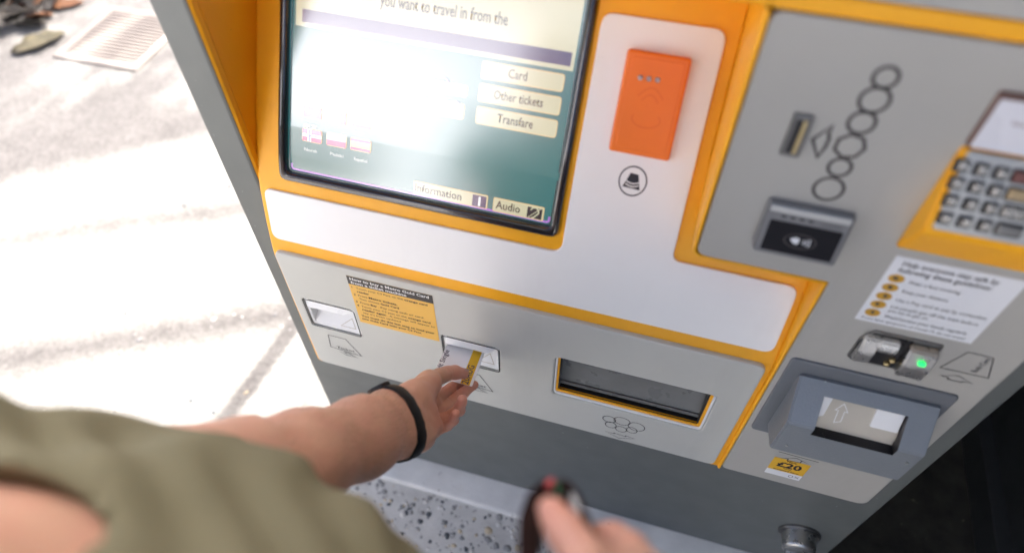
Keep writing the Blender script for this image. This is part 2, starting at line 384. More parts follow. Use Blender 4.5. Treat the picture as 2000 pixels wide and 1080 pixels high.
# street trees: tapered trunk, limbs, leaf faces spread through the crown
M['bark'] = mat('bark', (.08, .06, .045), .9, var=.3, vscale=12, bump=.6, bscale=40)
M['leaf'] = mat('leaf', (.06, .10, .03), .6, var=.35, vscale=3)
def street_tree(x, y, h, r, n, label, seed):
    rg = random.Random(seed); t = empty('street_tree', label, 'tree', (x, y, 0)); bm = bmesh.new()
    def limb(a, b, ra, rb):
        a, b = Vector(a), Vector(b); d = (b - a).normalized(); u = d.orthogonal().normalized(); w_ = d.cross(u)
        A, B = ([bm.verts.new(c + u * q * math.cos(k * math.pi / 4) + w_ * q * math.sin(k * math.pi / 4)) for k in range(8)] for c, q in ((a, ra), (b, rb)))
        for k in range(8): bm.faces.new((A[k], A[(k + 1) % 8], B[(k + 1) % 8], B[k]))
    top = (x + .1, y, h - r * .2); limb((x, y, 0), (x + .05, y, h * .5), .14, .10); limb((x + .05, y, h * .5), top, .10, .04)
    blobs = []
    for k in range(14):
        a = rg.uniform(0, 6.283); e_ = rg.uniform(-.5, 1.1); q = r * rg.uniform(.35, .85)
        c_ = Vector((x + q * math.cos(a) * math.cos(e_), y + q * math.sin(a) * math.cos(e_), h + q * math.sin(e_))); blobs.append((c_, r * rg.uniform(.22, .42)))
        limb((x + .05, y, h * rg.uniform(.45, .8)), c_, .045, .012)
    finish('trunk', bm, M['bark'], t); vs_, fs_ = [], []
    for k in range(n):
        c_, q = rg.choice(blobs); d = Vector((rg.gauss(0, 1), rg.gauss(0, 1), rg.gauss(0, 1))).normalized() * q * rg.random() ** .4
        p = c_ + d; u = Vector((rg.gauss(0, 1), rg.gauss(0, 1), rg.gauss(0, .6))).normalized(); w_ = u.orthogonal().normalized(); l = rg.uniform(.05, .09); b0 = len(vs_)
        vs_ += [p - u * l, p + w_ * l * .5, p + u * l, p - w_ * l * .5]; fs_.append((b0, b0 + 1, b0 + 2, b0 + 3))
    me = bpy.data.meshes.new('crown'); me.from_pydata([v[:] for v in vs_], [], fs_); me.materials.append(M['leaf'])
    o = bpy.data.objects.new('crown', me); link(o, t); o.matrix_parent_inverse = Matrix.Translation(t.location).inverted()
street_tree(-1.9, -9.5, 4.2, 1.6, 7000, 'unseen leafy tree added in front of the pale building to darken the screen reflection', 3)  # unseen tree added to block brightness on the right of the screen's reflection
tc0 = onZ(95, 165) + SH
street_tree(tc0.x, tc0.y, HZ, .72, 900, 'leafy tree beyond the sunlit paving', 5)

#@@MACHINE
# ------------------------------------------------------------------ ticket machine
TM = empty('ticket_machine', 'grey, white and yellow station ticket machine with touch screen and keypad', 'ticket machine', (-.06, .3, .02))
YC = .0366
XL, XR = -.622, .503
plate('casing', M['case'], TM, rrect(XL, .021, XR, 1.78, .004, 2), -.58, 0, FY(YC), holes=[rrect(-.5672, .467, .4535, 1.735, .002, 1)], bev=.005, back=True)
box('back_panel', M['case'], TM, -.5665, .4530, .42, .60, .468, 1.734)
# plinth seam
DOOR = [(.0585, 1.302), (.0585, .993), (.2095, .993), (.2095, .472), (.4475, .472), (.4475, 1.302)]
door = plate('service_door', M['door'], TM, round_poly(DOOR, [.012, .014, .0, .012, .018, .012]), -.036, 0, FY(0), bev=.0022)
plate('header_panel', M['door'], TM, rrect(-.5655, 1.322, .4475, 1.73, .012), -.036, 0, FY(0), bev=.0022)
plate('header_trim', M['yellow'], TM, [(-.566, 1.3045), (.0572, 1.3045), (.0572, 1.3035), (.452, 1.3035), (.452, 1.3205), (-.566, 1.3205)], -.3, -.0012, FY(0), bev=.003)
# yellow moulding: fascia, left cheek, stepped liner
ZC = [.78, .785, .79, .795, .80, .85, .90] + [.92 + .004 * k for k in range(12)] + [1.0, 1.1, 1.2]
fascia_outline = round_poly([(-.5662, .465), (.2068, .465), (.2068, 1.05), (.0545, 1.05), (.0545, 1.31), (-.5662, 1.31)], [.012, 0, 0, 0, 0, 0])
def grow(r, d): return rrect(r[0] - d, r[1] - d, r[2] + d, r[3] + d, .006)
fascia = plate('yellow_fascia', M['yellow'], TM, fascia_outline, -.03, -.0035, FP, cuts=ZC, bev=.004,
               holes=[grow((-.541, .604, -.4445, .683), .006), grow((-.290, .603, -.1905, .676), .006), grow((-.0975, .577, .1525, .6945), .008), rrect(-.5255, .9305, -.1170, 1.2835, .011)])
bm = bmesh.new()   # cheek: the wall between casing edge and tilted fascia
zs = [.80 + .02 * k for k in range(26)]; rows = []
for z in zs:
    yb = P0(z) + .03; r = []
    for x, y in ((-.5668, YC + .001), (-.5640, YC + .004), (-.5634, YC + .012), (-.5655, YC + .016), (-.5655, max(yb, YC + .02))): r.append(bm.verts.new((x, y, z)))
    rows.append(r)
for a, b in zip(rows, rows[1:]):
    for k in range(4): bm.faces.new((a[k], a[k + 1], b[k + 1], b[k]))
finish('cheek', bm, M['yellow'], TM)
bm = bmesh.new()   # stepped liner along the service door's edge
path = [(.0525, 1.303), (.0525, 1.02)] + [(.0525 + .0132 * (1 - math.cos(t)), 1.001 - .0132 * math.sin(t) ) for t in (0, .4, .8, 1.2, 1.5708)] + [(.1, .9878), (.15, .9878), (.2040, .9878), (.2040, .90), (.2040, .80), (.2040, .6), (.2040, .468)]
path = [(.0525, 1.303), (.0525, 1.15), (.0525, 1.02), (.0525, 1.0015), (.0545, .9945), (.0590, .9895), (.066, .9878), (.10, .9878), (.15, .9878), (.2040, .9878), (.2040, .95), (.2040, .90), (.2040, .85), (.2040, .79), (.2040, .6), (.2040, .468)]
def off2(p, d):
    out = []
    for i in range(len(p)):
        a = Vector(p[max(i - 1, 0)]); c_ = Vector(p[min(i + 1, len(p) - 1)]); b_ = Vector(p[i])
        e1 = (b_ - a).normalized() if i else (c_ - b_).normalized(); e2 = (c_ - b_).normalized() if i < len(p) - 1 else e1
        n1 = Vector((-e1.y, e1.x)); n2 = Vector((-e2.y, e2.x)); m = n1 + n2; m = m / m.dot(n1); q = b_ + m * d; out.append((q.x, q.y))
    return out
rings = []
inner = off2(path, 0); outer_ = off2(path, .0052)
for (xi, zi), (xo, zo) in zip(inner, outer_):
    yb = P0(min(zi, zo)) + .004
    mid = lambda t: (xi + (xo - xi) * t, zi + (zo - zi) * t)
    prof = [(0, max(yb, .006)), (0, .003), (.12, .0006), (.4, -.0008), (.75, -.0008), (1, .0012), (1, .03)]
    rings.append([bm.verts.new((mid(t)[0], y, mid(t)[1])) for t, y in prof])
for a, b in zip(rings, rings[1:]):
    for k in range(6): bm.faces.new((a[k], a[k + 1], b[k + 1], b[k]))
finish('yellow_trim', bm, M['yellow'], TM, smooth=True)

# lower ticket panel with openings
S1 = (-.541, .604, -.4445, .683); S2 = (-.290, .603, -.1905, .676); TR = (-.0975, .577, .1525, .6945)
def inset_rect(r, d): return (r[0] + d, r[1] + d, r[2] - d, r[3] - d)
holes = [rrect(*S1, .006), rrect(*S2, .006), rrect(*TR, .010)]
lp = plate('ticket_panel', M['panel'], TM, rrect(-.5600, .472, .1965, .7975, .014), -.03, 0, FY(0), holes=holes, bev=.003)
# white T-shaped panel
a = onP(515, 395); b_ = onP(1415, 58); c_ = onP(1575, 592); d_ = onP(1100, 440)
print('white foot right', c_, 'neck', onP(1320, 482), onP(1090, 500), onP(1540, 558), onP(700, 503))
TT = [(-.556, .826), (.193, .826), (.193, .937), (.0375, .937), (.0345, 1.1765), (-.1075, 1.1765), (-.1075, .914), (-.556, .904)]
ztop = onP(1540, 558).z
TT = [(-.556, .8225), (.1955, .8225), (.1955, ztop), (.0365, ztop), (.0365, 1.1770), (-.1075, 1.1770), (-.1075, .909), (-.556, .909)]
white = plate('white_panel', M['white'], TM, round_poly(TT, [.014, .016, .014, .012, .014, .014, .016, .012]), -.006, .0004, FP, cuts=ZC, bev=.0016)

# --- ticket pockets
def pocket(S, lab):
    x0, z0, x1, z1 = S
    p = plate('ticket_slot', M['pocket'], TM, rrect(x0 + .0012, z0 + .0012, x1 - .0012, z1 - .0012, .005), -.030, -.0035, FY(0), holes=[rrect(x0 + .007, z0 + .009, x1 - .007, z1 - .004, .004)], bev=.001)
    tag(p, lab)
    stroke('gasket', M['black'], p, rrect(x0 + .0006, z0 + .0006, x1 - .0006, z1 - .0006, .0055), .0022, .0002)
    # scoop: back wall leaning, floor
    bm = bmesh.new()
    q = [(x0 + .007, -.030, z1 - .004), (x1 - .007, -.030, z1 - .004), (x1 - .007, -.022, z0 + .030), (x0 + .007, -.022, z0 + .030), (x1 - .007, -.004, z0 + .009), (x0 + .007, -.004, z0 + .009)]
    vv = [bm.verts.new((x, -n, z)) for x, n, z in [(a, b, c) for a, b, c in q]]
    bm.faces.new((vv[0], vv[1], vv[2], vv[3])); bm.faces.new((vv[3], vv[2], vv[4], vv[5]))
    finish('scoop', bm, M['pocket'], p)
    xm = x0 + (x1 - x0) * .55
    F2 = frame((0, .0045, z0 + .0095), (1, 0, 0), Vector((0, .018, .021)).normalized(), Vector((0, -.021, .018)).normalized())
    stroke('arrow_relief', M['beige'], p, [(x1 - .040, .003), (x1 - .012, .003), (x1 - .022, .020)], .0012, .0006, F2)
    # flap: hinged along the top, leaning out
    Fl = frame(((x0 + x1) / 2, .002, z1 - .004), (1, 0, 0), Vector((0, -.012, -.030)).normalized(), Vector((0, -.030, .012)).normalized())
    hw = (x1 - x0) / 2 - .007
    f = plate('flap', M['pocket'], p, round_poly([(-hw, 0), (hw, 0), (hw, .003), (hw - .012, .0130), (-hw + .004, .0145), (-hw, .012)], .003), -.0035, 0, Fl, bev=.0008, back=True)
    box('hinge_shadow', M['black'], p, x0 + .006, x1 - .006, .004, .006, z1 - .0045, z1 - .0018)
    return p
pocket(S1, 'empty white ticket slot left of the amber sticker')
pocket(S2, 'white ticket slot with the ticket coming out')
def ticket_icon(x0, z1, w=.057, h=.047, full=True):
    g = strokes('ticket_symbol', M['ink'], TM, [([(x0, z1), (x0 + w * .60, z1), (x0 + w, z1 - h), (x0 - .004, z1 - h + .006)], True),
        ([(x0 + .010, z1 - h - .001), (x0 + .024, z1 - h - .0105), (x0 + .048, z1 - h - .0105), (x0 + .040, z1 - h - .0075), (x0 + .030, z1 - h - .001), (x0 + .022, z1 - h - .001), (x0 + .026, z1 - h - .0055)], True)], .0015, .0004)
    text('lettering', M['ink'], g, 'Ticket', x0 + .009, z1 - h + .0075, .0075, .0005, width=.036)
ticket_icon(-.515, .583)
ticket_icon(-.262, .578)

# --- amber instruction sticker
px0, px1, pz0, pz1 = -.4375, -.2945, .6555, .7815
st = plate('instruction_sticker', M['poster'], TM, [(px0, pz0), (px1, pz0), (px1, pz1), (px0, pz1)], .0001, .0004)
tag(st, 'amber how-to sticker with a charcoal heading')
plate('heading_band', M['poster_head'], st, [(px0, pz1 - .0205), (px1, pz1 - .0205), (px1, pz1), (px0, pz1)], .0004, .0006)
text('lettering', M['white_ink'], st, 'How to buy a Metro Gold Card', px0 + .005, pz1 - .0088, .0062, .0009, width=.132, bold=.022)
text('lettering', M['white_ink'], st, 'from a ticket machine', px0 + .005, pz1 - .0178, .0062, .0009, width=.094, bold=.022)
rows_ = [('1', 0, [('Touch your C3 Pass on the ', 0), ('orange card', 1)]), ('', 0, [('reader', 1)]), ('2', 1, [('Press ', 0), ('Metro tickets.', 1)]), ('', 0, [('Then choose ', 0), ('Gold Card', 1)]),
         ('3', 1, [('Press ', 0), ('Buy', 1), ('. Pay using cash or card.', 0)]), ('4', 1, [('Touch your C3 pass on the ', 0), ('orange card', 1)]), ('', 0, [('reader again', 1), ('. A message will appear to', 0)]), ('', 0, [("say it's been updated", 0)])]
zz = pz1 - .030
def run(segs, x, z, h, k, n=.0007):
    for s, bflag in segs:
        wd = len(s.strip()) * k * (1.08 if bflag else .98)
        text('lettering', M['ink'], st, s.strip(), x, z, h, n, width=wd, bold=.024 if bflag else .0)
        x += wd + k * .8
for num, gap, segs in rows_:
    zz -= .0012 * gap
    if num: text('lettering', M['ink'], st, num, px0 + .004, zz, .0048, .0007, bold=.02)
    run(segs, px0 + .0115, zz, .0047, .00325)
    zz -= .0090
zz -= .0012
run([('You must do this last step to load your', 1)], px0 + .006, zz, .0048, .0031); zz -= .0086
run([('new Gold Card onto your C3 Pass.', 1)], px0 + .006, zz, .0048, .0031)

# --- coin and change tray
x0, z0, x1, z1 = TR
tr = plate('change_tray', M['yellow'], TM, rrect(x0 + .003, z0 + .0065, x1 - .0035, z1 - .001, .006), -.03, -.004, FY(0), holes=[rrect(x0 + .0075, z0 + .0125, x1 - .0085, z1 + .0, .004)], bev=.0012)
tag(tr, 'yellow-framed change tray with a smoked flap')
plate('tray_lip', M['paper'], tr, rrect(x0 + .0004, z0 + .0004, x1 - .0004, z1 - .0004, .0095), -.03, -.0022, FY(0), holes=[rrect(x0 + .0038, z0 + .0072, x1 - .0042, z1 + -.0008, .006)], bev=.001)
stroke('rubber_seal', M['black'], tr, rrect(x0 + .0085, z0 + .0137, x1 - .0095, z1 - .004, .003), .0026, -.0065)
bm = bmesh.new(); add_box(bm, x0 + .0076, x1 - .0086, .012, .014, z0 + .012, z1 + .002)
Fl = frame((0, .030, z1), (1, 0, 0), Vector((0, -.016, -.10)).normalized(), Vector((0, -.10, .016)).normalized())
bm.free()
plate('smoked_flap', M['smoke'], tr, rrect(x0 + .0082, -.004, x1 - .0092, .1005, .003), -.003, 0, Fl, bev=.001, back=True)
plate('flap_lip', M['dark_steel'], tr, rrect(x0 + .0095, .0895, x1 - .0105, .0925, .001), 0, .003, Fl, bev=.0006)
ring = plate('tray_liner', M['black'], tr, rrect(x0 + .0078, z0 + .0128, x1 - .0088, z1 + .008, .003), -.055, -.010, FY(0), holes=[rrect(x0 + .0092, z0 + .0142, x1 - .0102, z1 + .006, .003)])
# coin symbol under the tray
cx, cz = .024, .527
polys = [(circle(cx + dx, cz + dz, rx, rz, 28), True) for dx, dz, rx, rz in ((-.019, .0105, .0130, .0085), (.008, .0125, .0155, .0095), (.034, .0070, .0155, .0105), (-.0150, -.006, .0115, .0080), (.0065, -.0080, .0120, .0085), (.0280, -.0085, .0115, .0080))]
polys = []
for u, v, rx, rz in ((1190, 818, .0112, .0105), (1215, 822, .0138, .0125), (1243, 833, .0140, .0140), (1193, 829, .0095, .0100), (1213, 837.5, .0095, .0095), (1234, 839.5, .0090, .0100)):
    q = onY(u, v); polys.append((circle(q.x, q.z, rx, rz, 28), True))
q = [onY(u, v) for u, v in ((1182, 841), (1200, 846), (1199, 844.5), (1222, 852), (1222, 850), (1239, 856), (1209, 855))]
polys.append(([(p.x, p.z) for p in q], True))
strokes('coin_symbol', M['ink'], TM, polys, .0015, .0004)

# --- touch screen
SZ = 1.164
def T(u, v): p = onP(u, v); return (p.x, p.z)
def TR_(tl, br, r=.003):
    a, b = T(*tl), T(*br); return rrect(a[0], b[1], b[0], a[1], r, 4)
bx0, bx1, bz0, bz1 = -.5270, -.1155, .929, 1.285
gx0, gx1, gz0, gz1 = -.5095, -.1300, .9445, 1.27
sc = plate('touch_screen', M['bezel'], TM, rrect(bx0, bz0, bx1, bz1, .012), -.016, .004, FP, holes=[rrect(gx0 - .006, gz0 - .004, gx1 + .004, gz1 + .005, .008)], bev=.005, cuts=ZC, seg=4, smooth=False)
tag(sc, 'touch screen in a glossy black bezel with teal ticket menu')
stroke('inner_rim', M['dark_steel'], sc, rrect(gx0 - .003, gz0 - .0025, gx1 + .002, gz1 + .003, .006), .0018, -.004, FP)
D0 = -.0065
plate('display', M['ui_teal'], sc, rrect(gx0 - .008, gz0 - .006, gx1 + .005, gz1 + .006, .005), -.02, D0, FP, cuts=ZC)
e = .0004
stroke('display_edge', M['ui_violet'], sc, rrect(gx0 - .0005, gz0 + .0005, gx1 - .001, gz1, .004), .0030, D0 + e, FP)
barL, barR = T(587, 28), T(1114, 120); zb = (barL[1] + barR[1]) / 2
bh = .5 * abs(T(587, 15)[1] - T(586, 41)[1])
plate('heading_field', M['ui_cream'], sc, [(gx0 + .002, zb - bh - .0045), (gx1 - .002, zb - bh - .0045), (gx1 - .002, gz1 - .003), (gx0 + .002, gz1 - .003)], D0, D0 + e, FP)
plate('heading_bar', M['ui_navy'], sc, [(T(586, 30)[0], zb - bh), (T(1114, 120)[0], zb - bh), (T(1114, 120)[0], zb + bh), (T(586, 30)[0], zb + bh)], D0 + e, D0 + 2 * e, FP)
p0, p1 = T(738, 12), T(990, 42)
text('lettering', M['ui_ink'], sc, 'you want to travel in from the', p0[0], p0[1] + .0005, .0125, D0 + 2.5 * e, FP, width=p1[0] - p0[0], bold=.012)
def ui_button(tl, br, s=None, tx=None, tw=None, th=.0095, r=.004):
    o = TR_(tl, br, r)
    b = plate('screen_button', M['ui_edge'], sc, o, D0, D0 + e, FP)
    plate('button_face', M['ui_button'], sc, offset(o, .0009), D0 + e, D0 + 2 * e, FP)
    if s:
        a, c = T(*tl), T(*br); zc = (a[1] + c[1]) / 2 - th * .42
        p, q = T(tx, (tl[1] + br[1]) / 2), T(tx + tw, (tl[1] + br[1]) / 2)
        text('lettering', M['ui_ink'], sc, s, p[0], zc, th, D0 + 3 * e, FP, width=q[0] - p[0], bold=.012)
ui_button((940, 119), (1097, 182), 'Card', 990, 38)
ui_button((934, 163), (1090, 228), 'Other tickets', 961, 99)
ui_button((929, 208), (1083, 272), 'Transfare', 968, 72)
ui_button((591, 145), (732, 197)); ui_button((765, 143), (909, 192)); ui_button((752, 177), (902, 236))
ui_button((805, 355), (948, 412), 'Information', 807, 92, .0100, .002)
ui_button((962, 388), (1058, 436), 'Audio', 965, 49, .0100, .002)
def zone(u, v, s):
    q = T(u, v); stroke('zone_mark', M['ui_grey'], sc, circle(q[0], q[1], .0088, .0078, 24), .0014, D0 + 3 * e, FP)
    text('lettering', M['ui_grey'], sc, s, q[0], q[1] - .0034, .0072, D0 + 3 * e, FP, align='CENTER', bold=.02)
for u, v, s in ((660, 172, 'C'), (862, 166, 'C'), (773, 198, 'A'), (829, 206, 'B'), (886, 213, 'C')): zone(u, v, s)
for u, v in ((801, 202), (858, 210)):
    q = T(u, v); text('lettering', M['ui_grey'], sc, '+', q[0], q[1] - .003, .006, D0 + 3 * e, FP, align='CENTER')
def tile(tl, br, parts):
    o = TR_(tl, br, .003); a, c = T(*tl), T(*br); x0, x1, z1, z0 = a[0], c[0], a[1], c[1]
    plate('language_flag', M['ui_edge'], sc, o, D0, D0 + e, FP); w, h = x1 - x0, z1 - z0
    for k, (m, fx0, fz0, fx1, fz1) in enumerate(parts):
        plate('flag_field', M[m], sc, rrect(x0 + .0008 + (w - .0016) * fx0, z0 + .0008 + (h - .0016) * fz0, x0 + .0008 + (w - .0016) * fx1, z0 + .0008 + (h - .0016) * fz1, .0006, 2), D0 + e, D0 + (2 + k * .3) * e, FP)
tile((587, 206), (624, 237), [('ui_red', 0, 0, 1, 1), ('ui_yellow', .12, .55, .28, .85)])
tile((638, 216), (672, 248), [('ui_white', 0, 0, 1, 1), ('ui_blue', 0, 0, .33, 1), ('ui_red', .67, 0, 1, 1)])
tile((684, 226), (720, 258), [('ui_white', 0, 0, 1, 1), ('ui_red', 0, 0, 1, .33)])
tile((586, 250), (624, 284), [('ui_white', 0, 0, 1, 1), ('ui_red', 0, 0, .28, .38), ('ui_red', .46, 0, 1, .38), ('ui_red', 0, .62, .28, 1), ('ui_red', .46, .62, 1, 1), ('ui_blue', .34, .0, .40, 1), ('ui_blue', 0, .46, 1, .54)])
tile((634, 259), (672, 293), [('ui_white', 0, .5, 1, 1), ('ui_red', 0, 0, 1, .5)])
tile((681, 269), (720, 302), [('ui_yellow', 0, 0, 1, 1), ('ui_red', 0, 0, 1, .26), ('ui_red', 0, .74, 1, 1)])
for u, v in ((590, 293), (641, 302), (688, 312), (590, 246)):
    q, q2 = T(u, v), T(u + 26, v); text('lettering', M['ui_white'], sc, 'Norsk' if u == 590 and v > 250 else 'Polski' if u == 641 else 'Español' if u == 688 else '中文', q[0], q[1] - .002, .0042, D0 + 2 * e, FP, width=q2[0] - q[0])
a, c = T(920, 381), T(948, 412)
plate('information_icon', M['ui_navy'], sc, TR_((921, 382), (946, 410), .0006), D0 + 2 * e, D0 + 3 * e, FP)
q = T(934, 396); text('lettering', M['ui_white'], sc, 'i', q[0], q[1] - .0055, .0115, D0 + 3.5 * e, FP, align='CENTER', bold=.045)
plate('hearing_icon', M['ui_ink'], sc, TR_((1029, 406), (1055, 433), .0006), D0 + 2 * e, D0 + 3 * e, FP)
q = T(1042, 419)
stroke('ear_mark', M['ui_cream'], sc, [(q[0] + .0055 * math.cos(t) , q[1] + .0015 + .0055 * math.sin(t)) for t in [2.9 - .35 * k for k in range(10)]] + [(q[0] - .0005, q[1] - .006), (q[0] - .0035, q[1] - .007)], .0018, D0 + 3.5 * e, FP, closed=False)
stroke('ear_mark', M['ui_cream'], sc, [(q[0] - .008, q[1] - .007), (q[0] + .008, q[1] + .007)], .0010, D0 + 3.6 * e, FP, closed=False)

# --- orange card reader on the white panel
OR = (-.0700, 1.0435, .0045, 1.1465)
rd = plate('card_reader', M['orange'], TM, round_poly([(OR[0], OR[1]), (OR[2], OR[1]), (OR[2], OR[3]), (OR[0], OR[3])], .004), 0, .011, FP, bev=.003, seg=3)
tag(rd, 'orange contactless card reader pad')
plate('raised_face', M['orange'], rd, rrect(OR[0] + .008, OR[1] + .006, OR[2] - .006, OR[3] - .006, .003), .011, .0116, FP, bev=.0005)
for k in range(3):
    q = onP(1265 + 17 * k, 137 + 2.2 * k)
    plate('indicator_lamp', M['led'], rd, circle(q.x - .006, q.z - .008, .0032, .0028, 12), .0116, .0132, FP, bev=.0012)
oc = ((OR[0] + OR[2]) / 2, (OR[1] + OR[3]) / 2 - .004)
stroke('hand_emblem', M['orange_dim'], rd, [(oc[0] - .015 + .03 * t, oc[1] + .012 + .010 * math.sin(math.pi * t)) for t in np.linspace(0, 1, 12)], .0016, .0119, FP, closed=False)
stroke('hand_emblem', M['orange_dim'], rd, [(oc[0] - .010 + .02 * t, oc[1] + .008 + .007 * math.sin(math.pi * t)) for t in np.linspace(0, 1, 12)], .0016, .0119, FP, closed=False)
stroke('hand_emblem', M['orange_dim'], rd, [(oc[0] + .017 * math.cos(t), oc[1] - .010 + .008 * math.sin(t)) for t in np.linspace(2.7, 6.9, 14)], .0016, .0119, FP, closed=False)
q = onP(1236, 354)
ic = stroke('card_symbol', M['ink'], TM, circle(q.x, q.z, .0170, .0158, 40), .0016, .0007, FP)
plate('card_mark', M['ink'], ic, [(q.x - .0115, q.z - .0075), (q.x + .0105, q.z - .0085), (q.x + .0055, q.z + .0078), (q.x - .0045, q.z + .0085)], .0004, .0007, FP)
for k in range(2):
    stroke('card_wave', M['white'], ic, [(q.x - .0085 + .0165 * t, q.z - .0005 - .0033 * k - .0022 * math.sin(math.pi * t)) for t in np.linspace(0, 1, 8)], .0013, .0009, FP, closed=False)

# --- coin slot and its printed symbols
cs = plate('coin_slot', M['dark_steel'], TM, rrect(.1045, 1.1615, .1225, 1.2100, .002), 0, .004, bev=.0012)
tag(cs, 'brass-lined coin slot')
plate('slot_mouth', M['black'], cs, rrect(.1085, 1.1665, .1145, 1.2050, .001), .004, .0044)
plate('brass_cheek', M['brass'], cs, rrect(.1148, 1.1665, .1185, 1.2050, .0008), .004, .0056, bev=.0005)
polys = []
for u, v, r, n in ((1730, 152, .0098, 24), (1708, 196, .0122, 24), (1683, 240, .0112, 24), (1660, 286, .0132, 7), (1640, 327, .0102, 24), (1618, 369, .0138, 24)):
    c0 = onY(u, v); polys.append((circle(c0.x, c0.z, r, r * 1.06, n), True))
a4 = [onY(u, v) for u, v in ((1627, 245), (1587, 272), (1596, 307), (1612, 287), (1620, 270), (1618, 262))]
strokes('coin_sizes_symbol', M['ink_brown'], TM, polys + [([(p.x, p.z) for p in a4], True)], .0034, .0004)

# --- contactless bank card reader
r0 = (.1125, 1.036, .1985, 1.104)
Fr = frame((0, -.004, r0[3]), (1, 0, 0), Vector((0, -.010, -.066)).normalized(), Vector((0, -.066, .010)).normalized())
cr_ = plate('contactless_reader', M['reader'], TM, rrect(r0[0], 0, r0[2], .066, .004), -.016, .006, Fr, bev=.003, back=True)
tag(cr_, 'contactless bank card reader with black glass')
plate('reader_window', M['glass_black'], cr_, rrect(r0[0] + .007, .020, r0[2] - .006, .060, .002), .006, .0066, Fr)
plate('reader_top_bar', M['silver'], cr_, rrect(r0[0] + .003, .002, r0[2] - .003, .009, .001), .006, .0072, Fr, bev=.0005)
for k in range(4): plate('reader_lamp', M['black'], cr_, rrect(r0[0] + .016 + .009 * k, .0125, r0[0] + .021 + .009 * k, .0150, .0006, 2), .006, .0064, Fr)
Fu = lambda x, v, n: Fr(x, -v, n)
text('lettering', M['ink'], cr_, 'contactless', r0[0] + .056, -.0155, .003, .0065, Fu, width=.020)
xc = (r0[0] + r0[2]) / 2
stroke('contactless_mark', M['ink_brown'], cr_, circle(xc, .041, .016, .009, 28), .0012, .0069, Fr)
plate('contactless_mark', M['paper'], cr_, round_poly([(xc - .011, .0395), (xc - .0045, .0365), (xc - .0005, .038), (xc - .0015, .0455), (xc - .006, .0445)], .0015, 3), .0066, .0069, Fr)
for k in range(3): stroke('contactless_mark', M['paper'], cr_, [(xc + .002 + .003 * k + .002 * math.cos(t), .041 + (.003 + .0012 * k) * math.sin(t)) for t in np.linspace(-1.2, 1.2, 7)], .0011, .0069, Fr, closed=False)

# --- keypad in its yellow wedge
kx0, kx1 = .2495, .4180
KT, KB, KF = (0.0, 1.1995), (.030, 1.1270), (0.0, 1.0715)
bm = bmesh.new()
prf = [(-.002, 1.2050), (KT[0] + .002, 1.2050), (KB[0], KB[1] + .002), (KB[0], KB[1] - .006), (.004, KF[1]), (-.002, KF[1])]
L_ = [bm.verts.new((kx0, -n, z)) for n, z in prf]; R_ = [bm.verts.new((kx1, -n, z)) for n, z in prf]
for i in range(6): j = (i + 1) % 6; bm.faces.new((L_[i], L_[j], R_[j], R_[i]))
bm.faces.new(L_); bm.faces.new(R_[::-1])
bmesh.ops.recalc_face_normals(bm, faces=bm.faces)
bmesh.ops.bevel(bm, geom=[e_ for e_ in bm.edges], offset=.0015, segments=2, affect='EDGES')
kp = finish('keypad', bm, M['yellow'], TM); tag(kp, 'metal number keypad in a yellow wedge housing')
up = Vector((0, KB[0] - KT[0] - .002, 1.2050 - KB[1] - .002)); up = Vector((0, .028, .076)).normalized(); nn = Vector((0, -up.z, up.y))
Fk = frame((0, -KB[0], KB[1] + .002), (1, 0, 0), up, nn)
plate('key_plate', M['silver'], kp, rrect(kx0 + .006, .001, kx1 - .006, .079, .003), 0, .003, Fk, bev=.001)
def kpos(u, v):
    o = Vector(Fk(0, 0, .004)); d = ray(u, v); t = (o - CP).dot(nn) / d.dot(nn); p = CP + d * t - o
    return p.x, p.dot(up)
ks = [[kpos(1880 - 11 * r + 38.3 * c, 324 + 34 * r + 7.5 * c) for c in range(4)] for r in range(4)]
for r in range(4):
    for c in range(4):
        x, vv_ = ks[r][c]
        if c < 3:
            k_ = plate('key', M['key'], kp, rrect(x - .0042, vv_ - .0040, x + .0052, vv_ + .0050, .0018), .003, .0080, Fk, bev=.0022)
            plate('key_well', M['black'], kp, rrect(x - .0072, vv_ - .0066, x + .0060, vv_ + .0058, .002), .003, .0034, Fk)
        else:
            k_ = plate('key', M[('key_red', 'key_tan', 'key', 'dark_steel')[r]], kp, rrect(x - .0065, vv_ - .0052, x + .0135, vv_ + .0052, .0015), .003, .0065, Fk, bev=.0015)
            plate('key_well', M['black'], kp, rrect(x - .0080, vv_ - .0068, x + .015, vv_ + .0066, .002), .003, .0034, Fk)
dz0 = 1.2075
dsp = plate('keypad_screen_frame', M['maroon'], TM, rrect(kx0 + .001, dz0, kx1, dz0 + .056, .003), 0, .006, FY(0), bev=.0015)
plate('keypad_screen', M['keypad_display'], dsp, rrect(kx0 + .0035, dz0 + .002, kx1 - .006, dz0 + .052, .002), .006, .0072, FY(0))
text('lettering', M['key_red'], dsp, 'Insert card', kx0 + .022, dz0 + .030, .005, .0075, width=.026)

